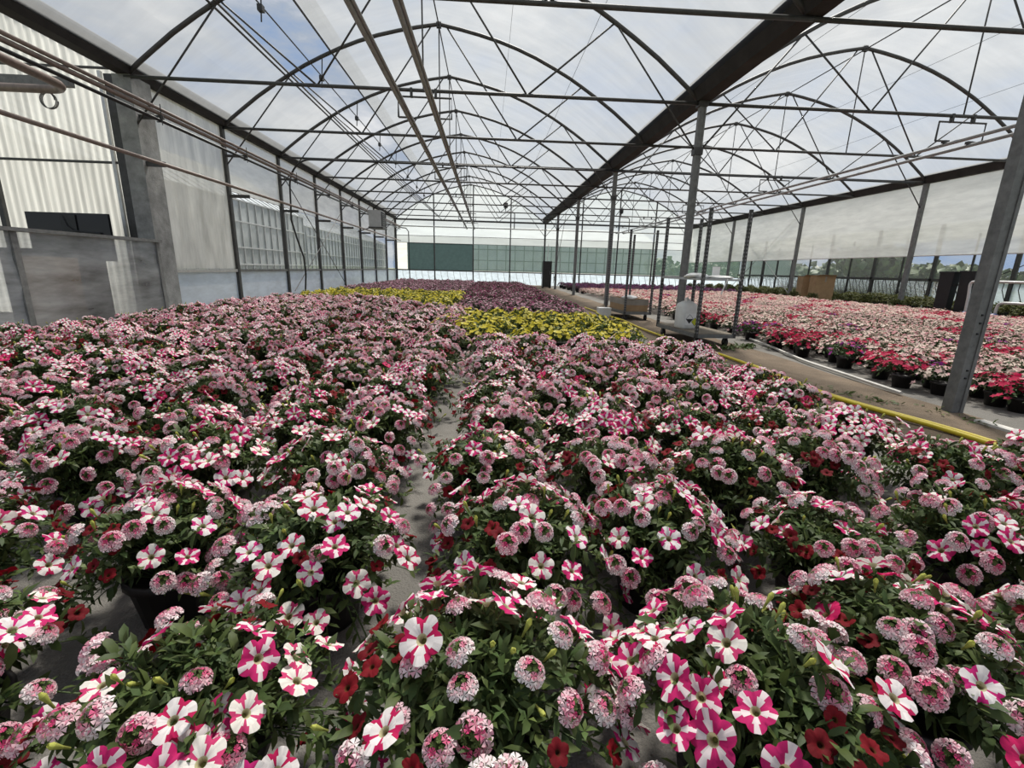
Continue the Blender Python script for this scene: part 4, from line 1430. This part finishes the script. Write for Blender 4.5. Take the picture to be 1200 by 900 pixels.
KLAB = {
    'yellow': ('potted_yellow_petunia', 'pot of yellow petunias in the yellow patch between pink and mauve flowers', 'yellow petunia pots'),
    'mauve': ('potted_mauve_verbena', 'pot of dusky mauve verbena behind the yellow petunias', 'mauve verbena pots'),
    'plum': ('potted_plum_verbena', 'pot of deep plum-magenta verbena among the mauve ones', 'plum verbena pots'),
    'purple': ('potted_purple_petunia', 'pot of dark purple petunias in the band behind the pink bed', 'purple petunia pots'),
    'cream': ('potted_pink_petunia', 'pot of cream and pale pink petunias in the pink bed', 'cream and pink petunia pots'),
    'crimson': ('potted_crimson_petunia', 'pot of crimson petunias among the pale pink ones', 'crimson petunia pots'),
    'violet': ('potted_violet_petunia', 'pot of violet petunias among the pale pink ones', 'violet petunia pots'),
    'green': ('potted_green_bedding', 'pot of green bedding without flowers in the row beyond the pink bed', 'green bedding pots'),
}


def plant(kind, x, y, pot=None, s=1.0):
    nm, lab, grp = KLAB[kind]
    me = KIND[kind][int(rng.integers(0, len(KIND[kind])))]
    rz = float(rng.uniform(0, 2 * PI))
    k = s * float(rng.uniform(0.92, 1.08))
    if pot is None:
        o = tag(link(nm, me, None, (x, y, 0), rz), lab, 'potted plant', grp)
        o.scale = (k, k, k)
        return o
    o = thing(nm, lab, 'potted plant', (x, y, 0), rz, grp)
    o.scale = (k, k, k)
    link('pot', pot, o)
    f = link('flowering_foliage', me, o)
    f['kind'] = 'stuff'
    return o


class Mass:
    """The plants past the individual ones, joined: real geometry, one object."""
    def __init__(self):
        self.pm = PM()
        self.src = {}

    def add(self, kind, xy):
        for i, m_ in enumerate(KIND[kind]):
            sel = [p for j, p in enumerate(xy) if j % len(KIND[kind]) == i]
            if not sel:
                continue
            if m_.name not in self.src:
                n, nf = len(m_.vertices), len(m_.polygons)
                v = np.empty(n * 3, np.float32)
                m_.vertices.foreach_get('co', v)
                f = np.empty(nf * 3, np.int32)
                m_.loops.foreach_get('vertex_index', f)
                c = np.empty(nf * 4, np.float32)
                m_.attributes['tint'].data.foreach_get('color', c)
                mi = np.empty(nf, np.int32)
                m_.polygons.foreach_get('material_index', mi)
                v, f, c = v.reshape(-1, 3).astype(float), f.reshape(-1, 3), c.reshape(-1, 4)[:, :3].astype(float)
                # far away: keep every flower and a third of the leaves, a little larger
                keep = (mi == 1) | (np.arange(nf) // 2 % 3 == 0)
                f, c, mi = f[keep], c[keep], mi[keep]
                used = np.unique(f)
                rm = np.full(n, -1)
                rm[used] = np.arange(len(used))
                self.src[m_.name] = (v[used], rm[f], c, mi)
            N = len(sel)
            t = rng.uniform(0, 2 * PI, N)
            s = rng.uniform(0.92, 1.08, N)
            R = np.zeros((N, 3, 3))
            R[:, 0, 0], R[:, 0, 1], R[:, 1, 0], R[:, 1, 1], R[:, 2, 2] = np.cos(t) * s, -np.sin(t) * s, np.sin(t) * s, np.cos(t) * s, s
            self.pm.stamp(self.src[m_.name], R, np.array([(x, y, 0) for x, y in sel], float))


def scatter(x0, x1, y0, y1, dx, dy, keep=lambda x, y: True, j=0.05):
    out = []
    yy, r_ = y0, 0
    while yy <= y1:
        xx = x0 + (dx / 2 if r_ % 2 else 0)
        while xx <= x1:
            X, Y = xx + jig(j), yy + jig(j)
            if keep(X, Y) and in_view(X, Y, 0.2, 110, 60):
                out.append((X, Y))
            xx += dx
        yy += dy
        r_ += 1
    return out


# yellow patches
for x, y in scatter(-0.5, 1.75, 5.35, 8.1, 0.45, 0.46) + scatter(-4.55, -0.75, 11.0, 14.6, 0.47, 0.46):
    plant('yellow', x, y)
for x, y in scatter(-2.1, -0.75, 8.6, 10.7, 0.47, 0.46, lambda x, y: y > 10.0 - 0.9 * (x + 2.1)):
    plant('yellow', x, y)
# mauve and plum beds up to the end wall
far = []
for x, y in scatter(-4.55, -0.75, 15.1, 26.5, 0.52, 0.54):
    plant('mauve', x, y, None, 1.08)
for x, y in scatter(-0.4, 1.9, 8.6, 25.5, 0.52, 0.54):
    if y > 15.5 or (y > 11 and rng.random() < 0.45) or rng.random() < 0.12:
        plant('plum', x, y, None, 1.08)
    else:
        plant('mauve', x, y, None, 1.08)
# pink bed
pts = scatter(3.94, 11.7, 3.45, 20.6, 0.31, 0.305, lambda x, y: x > 3.93 + 0.09 * max(0, y - 4.5) * (1 if y < 8 else 0) + (0.3 if y >= 8 else 0)
              and math.hypot(x - 12.0, 0) > 0.12)
pts.sort(key=lambda s: math.hypot(s[0], s[1]))


def pink_kind(x, y):
    h = math.sin(x * 2.1 + 1.3) * math.sin(y * 1.7 - 0.4) + 0.35 * math.sin(x * 5.3 + y * 4.1)
    edge = x < 4.75 and y < 9
    u = rng.random()
    if edge:
        return 'crimson' if u < 0.42 else 'violet' if u < 0.52 else 'cream'
    return 'crimson' if (h > 0.62 and u < 0.7) or u < 0.05 else 'violet' if u > 0.985 else 'cream'


NIND = 300
mass = Mass()
rest = {}
for i, (x, y) in enumerate(pts):
    k = pink_kind(x, y)
    if i < NIND:
        plant(k, x, y, POT_S)
    else:
        rest.setdefault(k, []).append((x, y))
for k, xy in rest.items():
    mass.add(k, xy)
o = link('pink_bed_flowers', mass.pm.mesh('pink_bed_flowers'))
tag(o, 'far part of the pink bed, cream, pink and crimson petunias too many to count', 'flowers')
o['kind'] = 'stuff'
for x, y in scatter(4.3, 11.6, 21.0, 27.5, 0.50, 0.62, j=0.06):
    plant('purple', x, y, None, 1.12)
for x, y in scatter(12.25, 15.6, 8.0, 29.0, 0.62, 0.62, lambda x, y: abs(x - XR) > 0.3 and math.hypot(x - 13.8, (y - 19.1) * 0.7) > 0.85 and math.hypot(x - 13.0, y - 12.0) > 0.7 and abs(x - 12.0) > 0.3):
    plant('green', x, y, None, 1.35)
# the pot of yellow and white flowers at the foot of the grey post
KIND['posy'] = [bedding(500, 0.21, 0.12, 0.27, 50, 7, 0.05, (0.07, 0.10, 0.035), [(YEL, 12, 0.032), (CRE, 9, 0.03), (COR, 9, 0.028), (LIL, 4, 0.03)]).mesh('posy_plant')]
KLAB['posy'] = ('potted_mixed_posy', 'pot of yellow, white and coral flowers beyond the grey post', 'posy')
plant('posy', 4.02, 2.82, POT)
plant('crimson', 4.25, 3.28, POT_S, 1.1)

# ------------------------------------------------------------------ weeds on the path
def weeds(name, lab, x0, y0, x1, y1, n, seed, ll=0.05):
    rg = np.random.default_rng(seed)
    pm = PM()
    t = rg.random(n)
    P = np.stack([x0 + (x1 - x0) * t + rg.normal(0, 0.05, n), y0 + (y1 - y0) * t + rg.normal(0, 0.07, n), np.full(n, 0.012)], -1)
    Dr = np.stack([rg.normal(0, 1, n), rg.normal(0, 1, n), rg.uniform(0.2, 1.1, n)], -1)
    leaves_along(pm, P, Dr, rg.uniform(0.5, 1.4, n) * ll, rg, LEAF_B, green(rg, n, (0.075, 0.11, 0.03)))
    o = link(name, pm.mesh(name))
    tag(o, lab, 'weeds')
    o['kind'] = 'stuff'


weeds('weeds', 'low green weeds on the path in front of the trolley', 2.95, 6.0, 3.85, 6.35, 260, 1, 0.07)
weeds('weeds', 'sparse flattened weeds on the dirt path near the grey post', 3.05, 4.0, 3.35, 3.35, 60, 2, 0.045)
weeds('weeds', 'few weeds at the foot of the grey post', 3.5, 3.3, 3.58, 2.9, 30, 3, 0.04)


# ------------------------------------------------------------------ trees beyond the outer wall
def tree(x, y, h, r, seed, lab, col=(0.045, 0.075, 0.028)):
    rg = np.random.default_rng(seed)
    o = thing('tree', lab, 'tree', (x, y, -0.05), 0, 'trees outside')
    MB().tube([(0, 0, 0), (0.1, 0, h * 0.3), (0, 0.1, h * 0.6)], [0.3, 0.22, 0.12], 8).build('trunk', 'bark', o)
    pm = PM()
    n = 900
    c = rg.normal(0, 1, (14, 3))
    c = unit(c) * rg.uniform(0.3, 0.75, (14, 1)) * np.array([[r, r, h * 0.36]]) + np.array([[0, 0, h * 0.60]])
    w = rg.integers(0, 14, n)
    dd = unit(rg.normal(0, 1, (n, 3)))
    P = c[w] + dd * r * 0.42 * rg.uniform(0.8, 1.05, (n, 1))
    P[:, 2] = np.maximum(P[:, 2], h * 0.16)
    pm.stamp(leaf_small(0.5, 0.1, 0.2), frames(dd + rg.normal(0, 0.3, (n, 3)), rg, rg.uniform(0.5, 1.0, n) * r * 0.32), P, green(rg, n, col, 0.35))
    f = link('crown', pm.mesh('crown'), o)
    f['kind'] = 'stuff'


tree(52, 62, 5.6, 4.2, 1, 'broad round tree standing out beyond the outer wall')
tree(40, 72, 5.5, 3.4, 2, 'tree near the corner of the end wall, beyond the outer wall')
tree(70, 40, 5.0, 2.4, 3, 'conical dark tree beyond the outer wall near the black bins', (0.03, 0.055, 0.03))
pm = PM()
rg = np.random.default_rng(77)
n = 9000
t = rg.random(n)
hx, hy = 34 + 75 * t, 96 - 78 * t
hh = 2.3 + 0.6 * np.sin(t * 23) + 0.7 * np.sin(t * 61 + 1) + 0.5 * np.sin(t * 117)
P = np.stack([hx + rg.normal(0, 1.2, n), hy + rg.normal(0, 1.2, n), rg.random(n) ** 0.6 * hh], -1)
pm.stamp(leaf_small(0.5, 0.1, 0.2), frames(np.stack([rg.normal(-0.8, .5, n), rg.normal(-0.6, .5, n), rg.normal(0.6, 0.4, n)], -1), rg, rg.uniform(0.7, 1.4, n)), P, green(rg, n, (0.05, 0.08, 0.03), 0.35))
o = link('treeline', pm.mesh('treeline'))
tag(o, 'long green hedge line beyond the outer wall', 'hedge')
o['kind'] = 'stuff'
